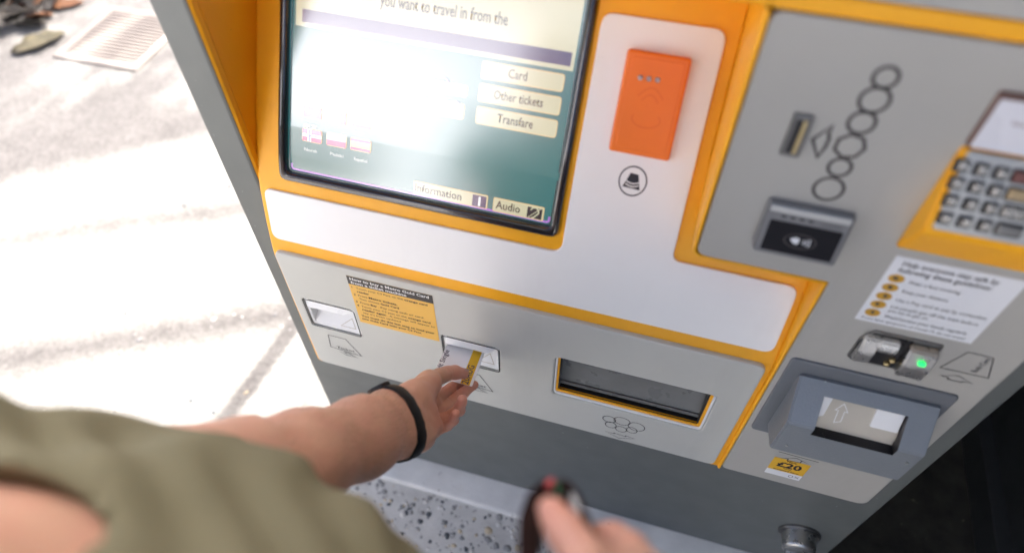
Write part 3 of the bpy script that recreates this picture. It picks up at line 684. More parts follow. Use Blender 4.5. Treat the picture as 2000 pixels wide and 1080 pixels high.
# --- guideline notice
nx0, nx1, nz0, nz1 = .2565, .3845, .9415, 1.0565
nt_ = plate('guideline_notice', M['paper'], TM, [(nx0, nz0), (nx1, nz0), (nx1, nz1), (nx0, nz1)], .0001, .0005)
tag(nt_, 'white guideline notice with five amber pictograms')
text('lettering', M['ink'], nt_, 'Help everyone stay safe by', nx0 + .010, nz1 - .0125, .0070, .0008, width=.095, bold=.012, shear=.1)
text('lettering', M['ink'], nt_, 'following these guidelines:', nx0 + .010, nz1 - .0230, .0070, .0008, width=.093, bold=.012, shear=.1)
for k, s in enumerate(('Wear a face covering', 'Keep your distance', 'Use a Pop card or pay by contactless', 'Let people get off the train before', 'Wash/sanitise your hands regularly')):
    z = nz1 - .034 - .0158 * k
    d = plate('pictogram', M['amber_dot'], nt_, circle(nx0 + .0135, z, .0083, .0068, 20), .0005, .0007)
    plate('pictogram_figure', M['ink_brown'], nt_, circle(nx0 + .0135 + .0012 * (k % 3 - 1), z + .0006, .0032 - .0003 * k, .0026, 9), .0007, .0009)
    text('lettering', M['ink'], nt_, s, nx0 + .027, z - .004 + (.003 if k == 3 else 0), .0052, .0008, width=len(s) * .00262)
    if k == 3: text('lettering', M['ink'], nt_, 'you try to get on', nx0 + .027, z - .0085, .0052, .0008, width=.042)
text('lettering', M['ink'], nt_, 'If you have symptoms of Covid-19, do not travel', nx0 + .006, nz0 + .0045, .0046, .0008, width=.112)

# --- bank card slot
cx0, cz0, cx1, cz1 = .2745, .8645, .3620, .9290
cd_ = plate('card_slot', M['dark_steel'], TM, round_poly([(cx0, cz0 + .004), (cx0 + .006, cz0), (cx1 - .003, cz0), (cx1, cz0 + .01), (cx1, cz1), (cx0 + .010, cz1), (cx0, cz1 - .02)], .003), 0, .003, bev=.001)
tag(cd_, 'chrome bank card slot with a green lamp')
plate('throat', M['black'], cd_, rrect(cx0 + .020, cz0 + .004, cx1 - .032, cz1 - .002, .003), .003, .0036)
def jaw(x0, x1, za, zb_, n_top, n_bot):
    bm = bmesh.new(); pr = [(.0032, zb_), (n_top, zb_ - .004), (n_bot, (za + zb_) / 2), (n_bot, za + .004), (.0032, za)]
    A = [bm.verts.new((x0, -n, z)) for n, z in pr]; B = [bm.verts.new((x1, -n, z)) for n, z in pr]
    for i in range(5): j = (i + 1) % 5; bm.faces.new((A[i], A[j], B[j], B[i]))
    bm.faces.new(A); bm.faces.new(B[::-1]); bmesh.ops.recalc_face_normals(bm, faces=bm.faces)
    bmesh.ops.bevel(bm, geom=list(bm.edges), offset=.0018, segments=2, affect='EDGES')
    return finish('jaw', bm, M['steel'], cd_)
jaw(cx0 + .002, cx0 + .020, cz0 + .010, cz1 - .004, .010, .016)
jaw(cx0 + .020, cx0 + .042, cz0 + .036, cz1 - .004, .010, .014)
jaw(cx1 - .034, cx1 - .002, cz0 + .004, cz1 - .006, .012, .018)
plate('green_lamp', M['led_green'], cd_, rrect(cx1 - .020, cz1 - .026, cx1 - .012, cz1 - .021, .001), .0165, .0190)
for k in range(2): plate('rivet', M['brass'], cd_, circle(cx1 - .040 - .003 * k, cz0 + .020 - .009 * k, .0035, .0035, 10), .003, .0085, bev=.002)
ci = [onY(u, v) for u, v in ((1836, 717), (1891, 687), (1941, 699), (1930, 738))]
ca = [onY(u, v) for u, v in ((1834, 732), (1853, 737), (1850, 740), (1878, 746), (1880, 744), (1900, 749), (1872, 733))]
cg = strokes('bank_card_symbol', M['ink'], TM, [([(p.x, p.z) for p in ci], True), ([(p.x, p.z) for p in ca], True)], .0013, .0004)
text('lettering', M['ink'], cg, 'Bank Card', .4150, .8915, .0070, .0006, width=.030, rot=math.radians(87))

# --- banknote acceptor
np_ = plate('note_acceptor', M['hood_plate'], TM, rrect(.2170, .6340, .4225, .8385, .008), 0, .004, bev=.002)
tag(np_, 'slate grey banknote acceptor with a protruding hood')
hx0, hx1 = .2355, .4110
pr = [(.004, .8120), (.009, .8130), (.0535, .7610), (.0535, .6795), (.004, .6580)]
bm = bmesh.new()
def tx(n): return 0
Lh = [bm.verts.new((hx0, -n, z)) for n, z in pr]; Rh = [bm.verts.new((hx1, -n, z)) for n, z in pr]
bm.faces.new((Lh[0], Lh[1], Rh[1], Rh[0])); 
# front slope and lip are built around the window opening
wz = (.18, .98); wx0, wx1 = hx0 + .036, hx1 - .034
def sl(t, x):  # point on the sloped face / nose, t in 0..2
    if t <= 1: n, z = pr[1][0] + (pr[2][0] - pr[1][0]) * t, pr[1][1] + (pr[2][1] - pr[1][1]) * t
    else: n, z = pr[2][0] + (pr[3][0] - pr[2][0]) * (t - 1), pr[2][1] + (pr[3][1] - pr[2][1]) * (t - 1)
    return bm.verts.new((x, -n, z))
ta, tb, tc_ = .30, 1.0, 1.20
grid = {}
ts = [0, ta, 1.0, tc_, 2]; xs = [hx0, wx0, wx1, hx1]
for i, t in enumerate(ts):
    for j, x in enumerate(xs):
        grid[i, j] = Lh[1] if (i, j) == (0, 0) else Rh[1] if (i, j) == (0, 3) else Lh[2] if (i, j) == (2, 0) else Rh[2] if (i, j) == (2, 3) else Lh[3] if (i, j) == (4, 0) else Rh[3] if (i, j) == (4, 3) else sl(t, x)
for i in range(4):
    for j in range(3):
        if j == 1 and i in (1, 2): continue
        bm.faces.new((grid[i, j], grid[i + 1, j], grid[i + 1, j + 1], grid[i, j + 1]))
bm.faces.new((Lh[3], Lh[4], Rh[4], grid[4, 3], grid[4, 2], grid[4, 1]))
bm.faces.new([Lh[0], Lh[4], Lh[3], grid[3, 0], Lh[2], grid[1, 0], Lh[1]]); bm.faces.new([Rh[0], Rh[1], grid[1, 3], Rh[2], grid[3, 3], Rh[3], Rh[4]])
bmesh.ops.remove_doubles(bm, verts=bm.verts, dist=1e-6)
bmesh.ops.recalc_face_normals(bm, faces=bm.faces)
sharp = [e_ for e_ in bm.edges if len(e_.link_faces) == 2 and e_.calc_face_angle(0) > .3]
bmesh.ops.bevel(bm, geom=sharp, offset=.002, segments=2, affect='EDGES')
hood = finish('hood', bm, M['hood'], np_)
# window interior: black lip, beige chute, white guides, embossed arrow
def pt(t, x, dn=0):
    if t <= 1: n, z = pr[1][0] + (pr[2][0] - pr[1][0]) * t, pr[1][1] + (pr[2][1] - pr[1][1]) * t
    else: n, z = pr[2][0] + (pr[3][0] - pr[2][0]) * (t - 1), pr[2][1] + (pr[3][1] - pr[2][1]) * (t - 1)
    return Vector((x, -n + dn, z))
bm = bmesh.new()
rim = [pt(ta, wx0), pt(ta, wx1), pt(1, wx1), pt(tc_, wx1), pt(tc_, wx0), pt(1, wx0)]
ins = [Vector((p.x, p.y + .004, p.z)) for p in rim]
A = [bm.verts.new(p) for p in rim]; B = [bm.verts.new(p + Vector((0, .030 if k in (0, 1) else .017, 0))) for k, p in enumerate(rim)]
for i in range(6): j = (i + 1) % 6; bm.faces.new((A[i], A[j], B[j], B[i]))
finish('window_lip', bm, M['black'], np_)
Fc = frame((wx0, -.0370, pt(tc_, 0).z + .003), (1, 0, 0), Vector((0, .030, .060)).normalized(), Vector((0, -.060, .030)).normalized())
W = wx1 - wx0
plate('note_chute', M['beige'], np_, rrect(-.001, -.012, W + .001, .052, .001), -.003, 0, Fc)
plate('note_guide', M['pocket'], np_, [(.0005, .012), (.010, .018), (.014, .050), (.0005, .050)], 0, .003, Fc, bev=.001)
plate('note_guide', M['pocket'], np_, rrect(W - .036, .018, W - .001, .050, .002), 0, .003, Fc, bev=.001)
stroke('arrow_emboss', M['pocket'], np_, [(.026, .010), (.026, .030), (.022, .030), (.030, .042), (.038, .030), (.034, .030), (.034, .014)], .0011, .0005, Fc)
for x, z in ((hx0 + .018, .700), (hx1 - .012, .735)): plate('screw', M['steel'], np_, circle(x, z, .0022, .0022, 10), .0535, .0545, bev=.0004)
# price sticker and arrow under the hood
sk = plate('price_sticker', M['sticker'], TM, [(.2755, .5170), (.3320, .5170), (.3320, .5600), (.2755, .5600)], .0001, .0004)
tag(sk, 'small yellow twenty pound note sticker')
plate('white_strip', M['paper'], sk, [(.2755, .4985), (.3320, .4985), (.3320, .5168), (.2755, .5168)], .0001, .0004)
text('lettering', M['ink'], sk, '£20', .3040, .5330, .0165, .0007, align='CENTER', width=.038, bold=.035)
text('lettering', M['ink'], sk, 'New', .3040, .5530, .0055, .0007, align='CENTER', bold=.02)
text('lettering', M['ink'], sk, 'note', .3040, .5270, .0048, .0007, align='CENTER', bold=.01)
text('lettering', M['ink'], sk, 'accepted here', .3040, .5195, .0050, .0007, align='CENTER', width=.040, bold=.01)
strokes('sticker_emblem', M['ink_brown'], sk, [(circle(.316, .5075, .0035, .004, 10), True), ([(.322, .5050), (.329, .511)], False), ([(.322, .511), (.329, .5050)], False)], .0010, .0007)
na = [onY(u, v) for u, v in ((1524, 893), (1540, 895), (1537, 898), (1563, 903), (1566, 899), (1581, 906), (1556, 894))]
strokes('note_arrow', M['ink'], TM, [([(p.x, p.z) for p in na], True), ([(onY(1521, 881).x, onY(1521, 881).z), (onY(1599, 902).x, onY(1599, 902).z)], False)], .0014, .0005)

# --- lock knob on the plinth
kc = onY(1560, 1068, YC - .03)
Fn = frame((kc.x, YC, kc.z), (1, 0, 0), (0, 0, 1), (0, -1, 0))
kb = plate('lock_handle', M['dark_steel'], TM, circle(0, 0, .040, .040, 36), 0, .006, Fn, bev=.002)
tag(kb, 'round chrome lock handle on the grey plinth')
plate('lock_barrel', M['steel'], kb, circle(0, 0, .0315, .0315, 36), .006, .040, Fn, bev=.007, seg=4, smooth=True)
plate('lock_grip', M['steel'], kb, rrect(-.026, -.007, .026, .007, .004), .040, .048, Fn, bev=.0025, seg=3)
#@@END_MACHINE

# ------------------------------------------------------------------ person: one continuous skin grown from a distance field
def smin(a, b, k):
    h = np.maximum(k - np.abs(a - b), 0) / k
    return np.minimum(a, b) - h * h * k * .25
def cone(P, a, b, ra, rb):
    a = np.asarray(a, np.float32); b = np.asarray(b, np.float32); ba = b - a; L2 = float((ba ** 2).sum()) + 1e-12
    t = np.clip(((P - a) @ ba) / L2, 0, 1)
    return np.sqrt(((P - a - t[..., None] * ba) ** 2).sum(-1)) - (ra + (rb - ra) * t)
def ell(P, c, r):
    r = np.asarray(r, np.float32); q = (P - np.asarray(c, np.float32)) / r
    k0 = np.sqrt((q ** 2).sum(-1)); k1 = np.sqrt(((q / r) ** 2).sum(-1)) + 1e-9
    return k0 * (k0 - 1) / k1
def chain(P, pts, k):
    d = None
    for (a, ra), (b, rb) in zip(pts, pts[1:]):
        c = cone(P, a, b, ra, rb); d = c if d is None else smin(d, c, k)
    return d
def pxc(lst):   # (u, v, depth, radius in photo pixels) -> world point and radius
    return [(np.array(at(u, v, d)[:], np.float32), r * d / FPX) for u, v, d, r in lst]
def surface(f, lo, hi, h, crop=None):
    """naive surface nets"""
    lo = np.asarray(lo, np.float32); n = np.ceil((np.asarray(hi) - lo) / h).astype(int) + 1
    ax = [lo[i] + h * np.arange(n[i], dtype=np.float32) for i in range(3)]
    D = np.empty(n, np.float32)
    for i0 in range(0, n[0], 24):
        g = np.stack(np.meshgrid(ax[0][i0:i0 + 24], ax[1], ax[2], indexing='ij'), -1); D[i0:i0 + 24] = f(g)
    S_ = D < 0
    c = [S_[i:n[0] - 1 + i, j:n[1] - 1 + j, k:n[2] - 1 + k] for i in (0, 1) for j in (0, 1) for k in (0, 1)]
    cnt = sum(x.astype(np.int8) for x in c); act = (cnt > 0) & (cnt < 8)
    idx = -np.ones(act.shape, int); ids = np.argwhere(act); idx[act] = np.arange(len(ids))
    acc = np.zeros((len(ids), 3)); num = np.zeros(len(ids))
    cor = [(i, j, k) for i in (0, 1) for j in (0, 1) for k in (0, 1)]
    for a in range(8):
        for b in range(a + 1, 8):
            d = np.subtract(cor[b], cor[a])
            if np.abs(d).sum() != 1: continue
            da = D[tuple((ids + cor[a]).T)]; db = D[tuple((ids + cor[b]).T)]; m = (da < 0) != (db < 0)
            t = np.where(m, da / (da - db + 1e-12), 0)
            acc += np.where(m[:, None], np.array(cor[a]) + t[:, None] * d, 0); num += m
    V = lo + (ids + acc / num[:, None]) * h
    F_ = []
    for axn in range(3):
        u, v = [(1, 2), (2, 0), (0, 1)][axn]
        s0 = [slice(0, -1)] * 3; s1 = [slice(0, -1)] * 3; s1[axn] = slice(1, None)
        A, B = S_[tuple(s0)], S_[tuple(s1)]
        for sgn in (True, False):
            e_ = np.argwhere((A & ~B) if sgn else (~A & B)); e_ = e_[(e_[:, u] > 0) & (e_[:, v] > 0)]
            o = np.zeros(3, int); ou = o.copy(); ou[u] = 1; ov = o.copy(); ov[v] = 1
            q = [e_ - ou - ov, e_ - ov, e_, e_ - ou]
            q = [np.clip(x, 0, np.array(idx.shape) - 1) for x in q]
            q = np.stack([idx[tuple(x.T)] for x in q], 1); q = q[(q >= 0).all(1)]
            F_.append(q if sgn else q[:, ::-1])
    F_ = np.concatenate(F_)
    if crop is not None:
        keep = crop(V); F_ = F_[keep[F_].all(1)]
        used = np.zeros(len(V), bool); used[F_.ravel()] = True; mp = np.cumsum(used) - 1; V = V[used]; F_ = mp[F_]
    return V, F_
def relax(V, F_, it=2, lam=.5):
    E_ = np.concatenate([F_[:, [0, 1]], F_[:, [1, 2]], F_[:, [2, 3]], F_[:, [3, 0]]]); E_ = np.unique(np.sort(E_, 1), axis=0)
    deg = np.bincount(E_.ravel(), minlength=len(V)).astype(float)[:, None]
    for _ in range(it):
        s_ = np.zeros_like(V)
        for k in range(3):
            s_[:, k] = np.bincount(E_[:, 0], V[E_[:, 1], k], len(V)) + np.bincount(E_[:, 1], V[E_[:, 0], k], len(V))
        V = V + lam * (s_ / np.maximum(deg, 1) - V)
    return V
def mesh_obj(name, parts, mt, parent=None, attr=None):
    V = np.concatenate([p[0] for p in parts]); off = np.cumsum([0] + [len(p[0]) for p in parts[:-1]])
    F_ = np.concatenate([p[1] + o for p, o in zip(parts, off)])
    me = bpy.data.meshes.new(name); me.from_pydata(V.tolist(), [], F_.tolist()); me.materials.append(mt)
    me.polygons.foreach_set('use_smooth', [True] * len(me.polygons))
    if attr is not None:
        a_ = me.attributes.new('flush', 'FLOAT', 'POINT'); a_.data.foreach_set('value', attr(V).astype(np.float32))
    o = bpy.data.objects.new(name, me); link(o, parent)
    if parent: o.matrix_parent_inverse = Matrix.Translation(parent_loc(parent)).inverted()
    return o

# left hand (photo pixels, depth, radius)
def crop_px(l): return [(700 + a / 3.6, 620 + b / 3.6, d, r) for a, b, d, r in l]
THUMB = pxc([(806, 780, .950, 24), (838, 744, .995, 20.5), (874, 729, 1.036, 13.8), (888, 727.5, 1.046, 13.6), (905, 729.5, 1.058, 11.0)])
INDEX = pxc([(850, 780, 1.025, 14), (878, 759, 1.060, 11.0), (899, 746, 1.084, 10.2), (915, 738, 1.097, 9.0)])
MIDDLE = pxc([(848, 806, 1.010, 14), (876, 788, 1.040, 12.0), (904, 768, 1.064, 11.2), (925, 752, 1.078, 9.4)])
RING = pxc([(852, 826, .985, 14), (878, 813, .998, 12.4), (897, 800, .985, 11.8), (903, 781, .968, 10.4)])
PINKY = pxc([(850, 840, .962, 13), (872, 832, .972, 10.8), (886, 821, .960, 10.2), (890, 807, .945, 9.0)])
WR1, WR2 = pxc([(757, 802, .885, 37)])[0], pxc([(783, 850, .885, 37)])[0]
def creases(P, ch, js, depth=.0011, w=.0013):
    g = np.zeros(P.shape[:-1], np.float32)
    for j_ in js:
        J, r_ = ch[j_]; a_ = ch[min(j_ + 1, len(ch) - 1)][0] - ch[j_ - 1][0]; a_ = a_ / np.linalg.norm(a_)
        q = P - J; g += depth * np.exp(-((q @ a_) / w) ** 2) * ((q ** 2).sum(-1) < (r_ * 1.8) ** 2)
    return g
def hand_fn(P):
    w = smin(chain(P, pxc([(757, 802, .885, 37), (806, 778, .935, 31), (838, 750, .985, 25)]), .015),
             chain(P, pxc([(783, 850, .885, 37), (815, 848, .912, 31), (842, 834, .940, 23)]), .015), .022)
    w = smin(w, chain(P, pxc([(772, 826, .90, 40), (812, 812, .945, 33), (832, 800, .975, 21)]), .015), .018)
    w = smin(w, chain(P, pxc([(800, 804, .965, 28), (846, 786, 1.015, 16)]), .02), .015)
    w = smin(w, chain(P, pxc([(800, 836, .960, 28), (848, 826, .985, 15)]), .02), .015)
    w = smin(w, chain(P, pxc([(790, 832, .872, 5), (818, 815, .918, 4.5), (846, 798, .955, 3)]), .01), .010)   # tendon
    w = smin(w, chain(P, pxc([(800, 842, .880, 4.5), (826, 826, .915, 4), (846, 812, .945, 3)]), .01), .010)
    w = w + .0012 * np.exp(-(((P - np.array(at(800, 826, .90)[:], np.float32)) @ np.array(((at(845, 800, .97) - at(775, 828, .89)).normalized())[:], np.float32)) / .0016) ** 2)
    th = chain(P, THUMB, .005) + creases(P, THUMB, (2,), .0006)
    fg = None
    for c_ in (INDEX, MIDDLE, RING, PINKY):
        d = chain(P, c_, .003) + creases(P, c_, (1, 2)); fg = d if fg is None else smin(fg, d, .0012)
    d = smin(w, fg, .005); return smin(d, th, .007)
def arm_fn(P):
    a = chain(P, pxc([(757, 802, .885, 37), (700, 832, .81, 47), (585, 876, .715, 62), (480, 905, .655, 70)]), .03)
    b = chain(P, pxc([(783, 850, .885, 37), (712, 879, .81, 42), (600, 922, .715, 57), (500, 960, .655, 70)]), .03)
    return smin(smin(a, b, .05), chain(P, pxc([(480, 925, .655, 78), (360, 985, .57, 74), (60, 1010, .47, 90)]), .03), .03)
def fine(P):
    P = P.astype(np.float32); wob = .0006 * np.sin(P[..., 0] * 210 + 3 * np.sin(P[..., 2] * 90)) * np.sin(P[..., 1] * 190 + P[..., 2] * 120)
    return smin(hand_fn(P), arm_fn(P), .022) + wob
WC = (WR1[0] + WR2[0]) / 2; WA = np.array(((at(700, 858, .81) - at(815, 805, .945)).normalized())[:])      # wrist centre, axis towards the elbow
hp = np.array([p for ch in (THUMB, INDEX, MIDDLE, RING, PINKY) for p, r in ch] + [WC])
hv1 = surface(fine, hp.min(0) - .045, hp.max(0) + .045, .0015, crop=lambda V: (V - WC) @ WA < .004)
hv1 = (relax(*hv1, 1), hv1[1])
ap = np.array([p for p, r in pxc([(480, 893, .655, 66), (500, 960, .655, 70), (783, 850, .885, 37), (757, 802, .885, 37)])])
hv2 = surface(fine, ap.min(0) - .06, ap.max(0) + .06, .0032, crop=lambda V: (V - WC) @ WA > -.004)
hv2 = (relax(*hv2, 2), hv2[1])

NECK = np.array((-.272, -.572, 1.258)); HEAD = np.array((-.305, -.60, 1.425))
SHL = np.array(at(-170, 1010, .42)[:]); SHR = np.array((-.07, -.60, 1.215))
ELL_ = np.array(at(480, 925, .655)[:]); ELR = np.array((.10, -.66, .985)); HR = np.array(at(1165, 1110, .385)[:])
print('shoulder', SHL, 'elbow', ELL_, 'right hand', HR)
RTH = pxc([(1205, 1180, .375, 58), (1141, 1090, .372, 42), (1102, 1035, .385, 35), (1076, 994, .395, 29)])
RF = [pxc([(1260, 1150, .385, 44), (1232, 1075, .415, 36), (1200, 1052, .435, 33), (1160, 1050, .445, 28)]),
      pxc([(1280, 1190, .38, 44), (1262, 1112, .41, 36), (1225, 1092, .43, 33), (1180, 1090, .44, 28)]),
      pxc([(1290, 1230, .375, 44), (1270, 1165, .40, 36), (1230, 1140, .42, 33), (1190, 1135, .43, 28)]),
      pxc([(1280, 1270, .375, 40), (1262, 1210, .39, 32), (1230, 1190, .41, 30), (1200, 1185, .42, 26)])]
def rhand_fn(P):
    d = chain(P, RTH, .008); w = cone(P, np.array(at(1255, 1190, .378)[:]), HR + (ELR - HR) * .35, .030, .030)
    f = None
    for c_ in RF:
        q = chain(P, c_, .004); f = q if f is None else smin(f, q, .002)
    return smin(smin(d, w, .02), f, .012)
def rarm_fn(P): return smin(cone(P, ELR, HR + (ELR - HR) * .3, .045, .031), cone(P, SHR, ELR, .055, .046), .03)
pr_ = np.array([p for ch in [RTH] + RF for p, r in ch])
rh = surface(lambda P: smin(rhand_fn(P.astype(np.float32)), rarm_fn(P.astype(np.float32)), .02), pr_.min(0) - .05, pr_.max(0) + .05, .0035); rh = (relax(*rh, 2), rh[1])
CHL, CHR, BEL = np.array((-.315, -.548, 1.09)), np.array((-.175, -.540, 1.07)), np.array((-.24, -.53, .92))
HIL, HIR = np.array((-.315, -.56, .80)), np.array((-.165, -.56, .80))
def torso_fn(P):
    d = smin(cone(P, CHL, CHR, .105, .105), cone(P, SHL, NECK + (0, 0, -.03), .058, .06), .05)
    d = smin(d, cone(P, SHR, NECK + (0, 0, -.03), .058, .06), .05)
    d = smin(d, cone(P, (CHL + CHR) / 2, BEL, .13, .12), .06)
    return smin(d, cone(P, HIL, HIR, .105, .105), .08)
def head_fn(P):
    up_ = (HEAD - NECK) / np.linalg.norm(HEAD - NECK)
    d = cone(P, NECK + (0, -.005, -.05), HEAD - up_ * .03, .060, .054)
    d = smin(d, ell(P, HEAD + (0, -.015, .03), (.075, .095, .10)), .03)
    d = smin(d, ell(P, HEAD + (0, .03, -.035), (.056, .062, .07)), .03)               # jaw
    d = smin(d, cone(P, HEAD + (0, .075, .025), HEAD + (0, .100, -.008), .010, .013), .012)   # nose
    d = smin(d, ell(P, HEAD + (0, .088, -.048), (.022, .012, .008)), .008)            # lips
    for s_ in (-1, 1):
        d = smin(d, ell(P, HEAD + (s_ * .078, -.012, .008), (.010, .018, .032)), .008)        # ears
        d = np.maximum(d, -ell(P, HEAD + (s_ * .033, .090, .030), (.017, .014, .010)))         # eye sockets
        d = np.minimum(d, ell(P, HEAD + (s_ * .033, .072, .030), (.013, .013, .012)))
    return d
LEGS = [(HIL + (-.0, 0, -.02), np.array((-.315, -.58, .44)), np.array((-.32, -.62, .09))), (HIR + (0, 0, -.02), np.array((-.16, -.59, .44)), np.array((-.15, -.64, .09)))]
def legs_fn(P, g=0.):
    d = None
    for a, b, c_ in LEGS:
        q = smin(cone(P, a, b, .085 + g, .058 + g), cone(P, b, c_, .056 + g, .042 + g), .03); d = q if d is None else np.minimum(d, q)
    return d
def body_fn(P):
    P = P.astype(np.float32)
    d = smin(torso_fn(P), head_fn(P), .035); d = smin(d, legs_fn(P), .05); d = smin(d, rarm_fn(P), .03)
    d = smin(d, smin(cone(P, SHL, ELL_, .055, .047), arm_fn(P), .03), .03)
    for a, b, c_ in LEGS: d = smin(d, cone(P, c_ + (0, 0, -.045), c_ + (0, .13, -.065), .035, .024), .02)
    return d
bodyV, bodyF = surface(body_fn, (-.56, -.80, .005), (.19, -.28, 1.57), .007, crop=None)
bodyV = relax(bodyV, bodyF, 1)
# leave the left forearm to the finer skin
toh = np.array(at(560, 900, .70)[:]) - ELL_; toh /= np.linalg.norm(toh)
keep = (bodyV - ELL_) @ toh < .015
keep |= np.linalg.norm(bodyV - ELL_, axis=1) > .30
bf = bodyF[keep[bodyF].all(1)]
tip_pts = np.array([ch[-1][0] for ch in (THUMB, INDEX, MIDDLE, RING, PINKY)] + [ch[-2][0] for ch in (MIDDLE, RING, PINKY)] + [RTH[-1][0]] + [c_[-1][0] for c_ in RF])
def flush(V):
    d = np.min(np.linalg.norm(V[:, None, :] - tip_pts[None], axis=2), axis=1) if len(V) < 4e5 else np.ones(len(V))
    return np.clip(1 - d / .055, 0, 1)
def skin_mat():
    m = mat('skin', (.655, .385, .27), .48, var=.14, vscale=14, bump=.35, bscale=260, spec=.4, sss=.12)
    nt = m.node_tree; b = nt.nodes['Principled BSDF']; src = b.inputs['Base Color'].links[0].from_socket
    at_ = nt.nodes.new('ShaderNodeAttribute'); at_.attribute_name = 'flush'
    mx = nt.nodes.new('ShaderNodeMix'); mx.data_type = 'RGBA'; nt.links.new(src, mx.inputs[6]); mx.inputs[7].default_value = (.68, .29, .22, 1)
    ml = nt.nodes.new('ShaderNodeMath'); ml.operation = 'MULTIPLY'; ml.inputs[1].default_value = .75; nt.links.new(at_.outputs['Fac'], ml.inputs[0]); nt.links.new(ml.outputs[0], mx.inputs[0])
    no = nt.nodes.new('ShaderNodeTexNoise'); no.inputs['Scale'].default_value = 45; no.inputs['Detail'].default_value = 4; tc = nt.nodes.new('ShaderNodeTexCoord'); nt.links.new(tc.outputs['Object'], no.inputs['Vector'])
    mr = nt.nodes.new('ShaderNodeMapRange'); mr.inputs[1].default_value = .42; mr.inputs[2].default_value = .62; mr.inputs[4].default_value = .35; nt.links.new(no.outputs['Fac'], mr.inputs[0])
    m2 = nt.nodes.new('ShaderNodeMix'); m2.data_type = 'RGBA'; nt.links.new(mr.outputs[0], m2.inputs[0]); nt.links.new(mx.outputs[2], m2.inputs[6]); m2.inputs[7].default_value = (.66, .32, .24, 1)
    nt.links.new(m2.outputs[2], b.inputs['Base Color'])
    return m
M['skin'] = skin_mat()
person = mesh_obj('person', [hv1, hv2, rh, (bodyV, bf)], M['skin'], attr=flush)
tag(person, 'person in a khaki T-shirt pulling a ticket out, a wallet in the other hand', 'person')
def arm_hair():
    rg = np.random.RandomState(3); V = hv2[0]; pick = V[rg.choice(len(V), 2600)]; e_ = .0015; vs_, fs_ = [], []
    g = np.stack([fine((pick + d)[None])[0] - fine((pick - d)[None])[0] for d in np.eye(3) * e_], 1); g /= np.linalg.norm(g, axis=1)[:, None] + 1e-9
    for p, n_ in zip(pick, g):
        s_ = (p - WC) @ WA
        if s_ < .02 or n_[2] < -.35: continue
        d = -WA * .9 + n_ * rg.uniform(.25, .6) + rg.normal(0, .25, 3); d /= np.linalg.norm(d); l = rg.uniform(.006, .013); w_ = np.cross(d, n_); w_ = w_ / (np.linalg.norm(w_) + 1e-9) * .00008
        b0 = len(vs_); m_ = p + d * l * .55 + n_ * .0008; vs_ += [p - w_, p + w_, m_ + w_ * .7, m_ - w_ * .7, p + d * l - n_ * .0005]; fs_ += [(b0, b0 + 1, b0 + 2, b0 + 3), (b0 + 3, b0 + 2, b0 + 4)]
    me = bpy.data.meshes.new('arm_hair'); me.from_pydata([tuple(map(float, v)) for v in vs_], [], fs_); me.materials.append(mat('arm hair', (.34, .22, .12), .5, var=.2)); o = bpy.data.objects.new('arm_hair', me); link(o, person); tag(o, kind='stuff')
arm_hair()
# T-shirt, trousers, shoes, hair
M['khaki'] = mat('khaki cotton', (.215, .20, .125), .9, var=.06, vscale=12, bump=.6, bscale=700, spec=.2)
M['denim'] = mat('dark denim', (.03, .04, .07), .9, var=.15, bump=.5, bscale=500, spec=.2)
M['hair'] = mat('brown hair', (.06, .035, .02), .6, var=.3, vscale=60, bump=.8, bscale=200)
M['shoe'] = mat('dark canvas shoe', (.03, .03, .035), .7, var=.1)
SLE = np.array(at(415, 975, .59)[:]); SRE = SHR + (ELR - SHR) * .55
def shirt_fn(P):
    P = P.astype(np.float32)
    d = torso_fn(P) - .012 - .020 * np.clip((.98 - P[..., 2]) / .12, 0, 1)
    d = smin(d, cone(P, SHL, SLE, .066, .055), .05); d = smin(d, cone(P, SHR, SRE, .070, .072), .05)
    x, y, z = P[..., 0], P[..., 1], P[..., 2]
    fold = .007 * np.sin(x * 34 + z * 26 + 2.2 * np.sin(y * 17)) * np.sin(z * 19 - x * 15 + y * 21) + .003 * np.sin(x * 80 - z * 60 + 3 * np.sin(y * 40))
    d = d + fold
    nk = cone(P, NECK + (0, .004, -.03), NECK + (HEAD - NECK) * .8, .073, .088)
    return np.maximum(np.maximum(d, -nk), .74 - z)
sv = surface(shirt_fn, (-.60, -.80, .72), (.20, -.28, 1.40), .006); sv = (relax(*sv, 2), sv[1])
tag(mesh_obj('shirt', [sv], M['khaki'], person), 'khaki short-sleeved T-shirt')
tv = surface(lambda P: np.maximum(smin(smin(legs_fn(P.astype(np.float32), .016), cone(P.astype(np.float32), HIL, HIR, .112, .112), .05), cone(P.astype(np.float32), BEL, BEL + (0, 0, -.05), .118, .118), .05), np.maximum(P[..., 2] - .90, .07 - P[..., 2])), (-.50, -.80, .05), (.05, -.35, .95), .010)
mesh_obj('trousers', [(relax(*tv, 2), tv[1])], M['denim'], person)
for a, b, c_ in LEGS:
    q = surface(lambda P: np.maximum(smin(cone(P.astype(np.float32), c_ + (0, -.015, -.05), c_ + (0, .14, -.055), .045, .036), cone(P.astype(np.float32), c_ + (0, -.01, -.03), c_ + (0, 0, .01), .046, .046), .02), .002 - P[..., 2]), c_ + (-.09, -.10, -.088), c_ + (.09, .22, .07), .007)
    mesh_obj('shoe', [q], M['shoe'], person)
hv = surface(lambda P: np.maximum(ell(P, HEAD + (0, -.020, .036), (.086, .104, .110)), np.minimum(P[..., 1] - (HEAD[1] + .035), .9) - np.maximum(P[..., 2] - (HEAD[2] + .04), 0) * 1.2), HEAD - .16, HEAD + .18, .006)
hk = hv[0][:, 2] > HEAD[2] - .045
mesh_obj('hair', [(hv[0], hv[1][hk[hv[1]].all(1)])], M['hair'], person)

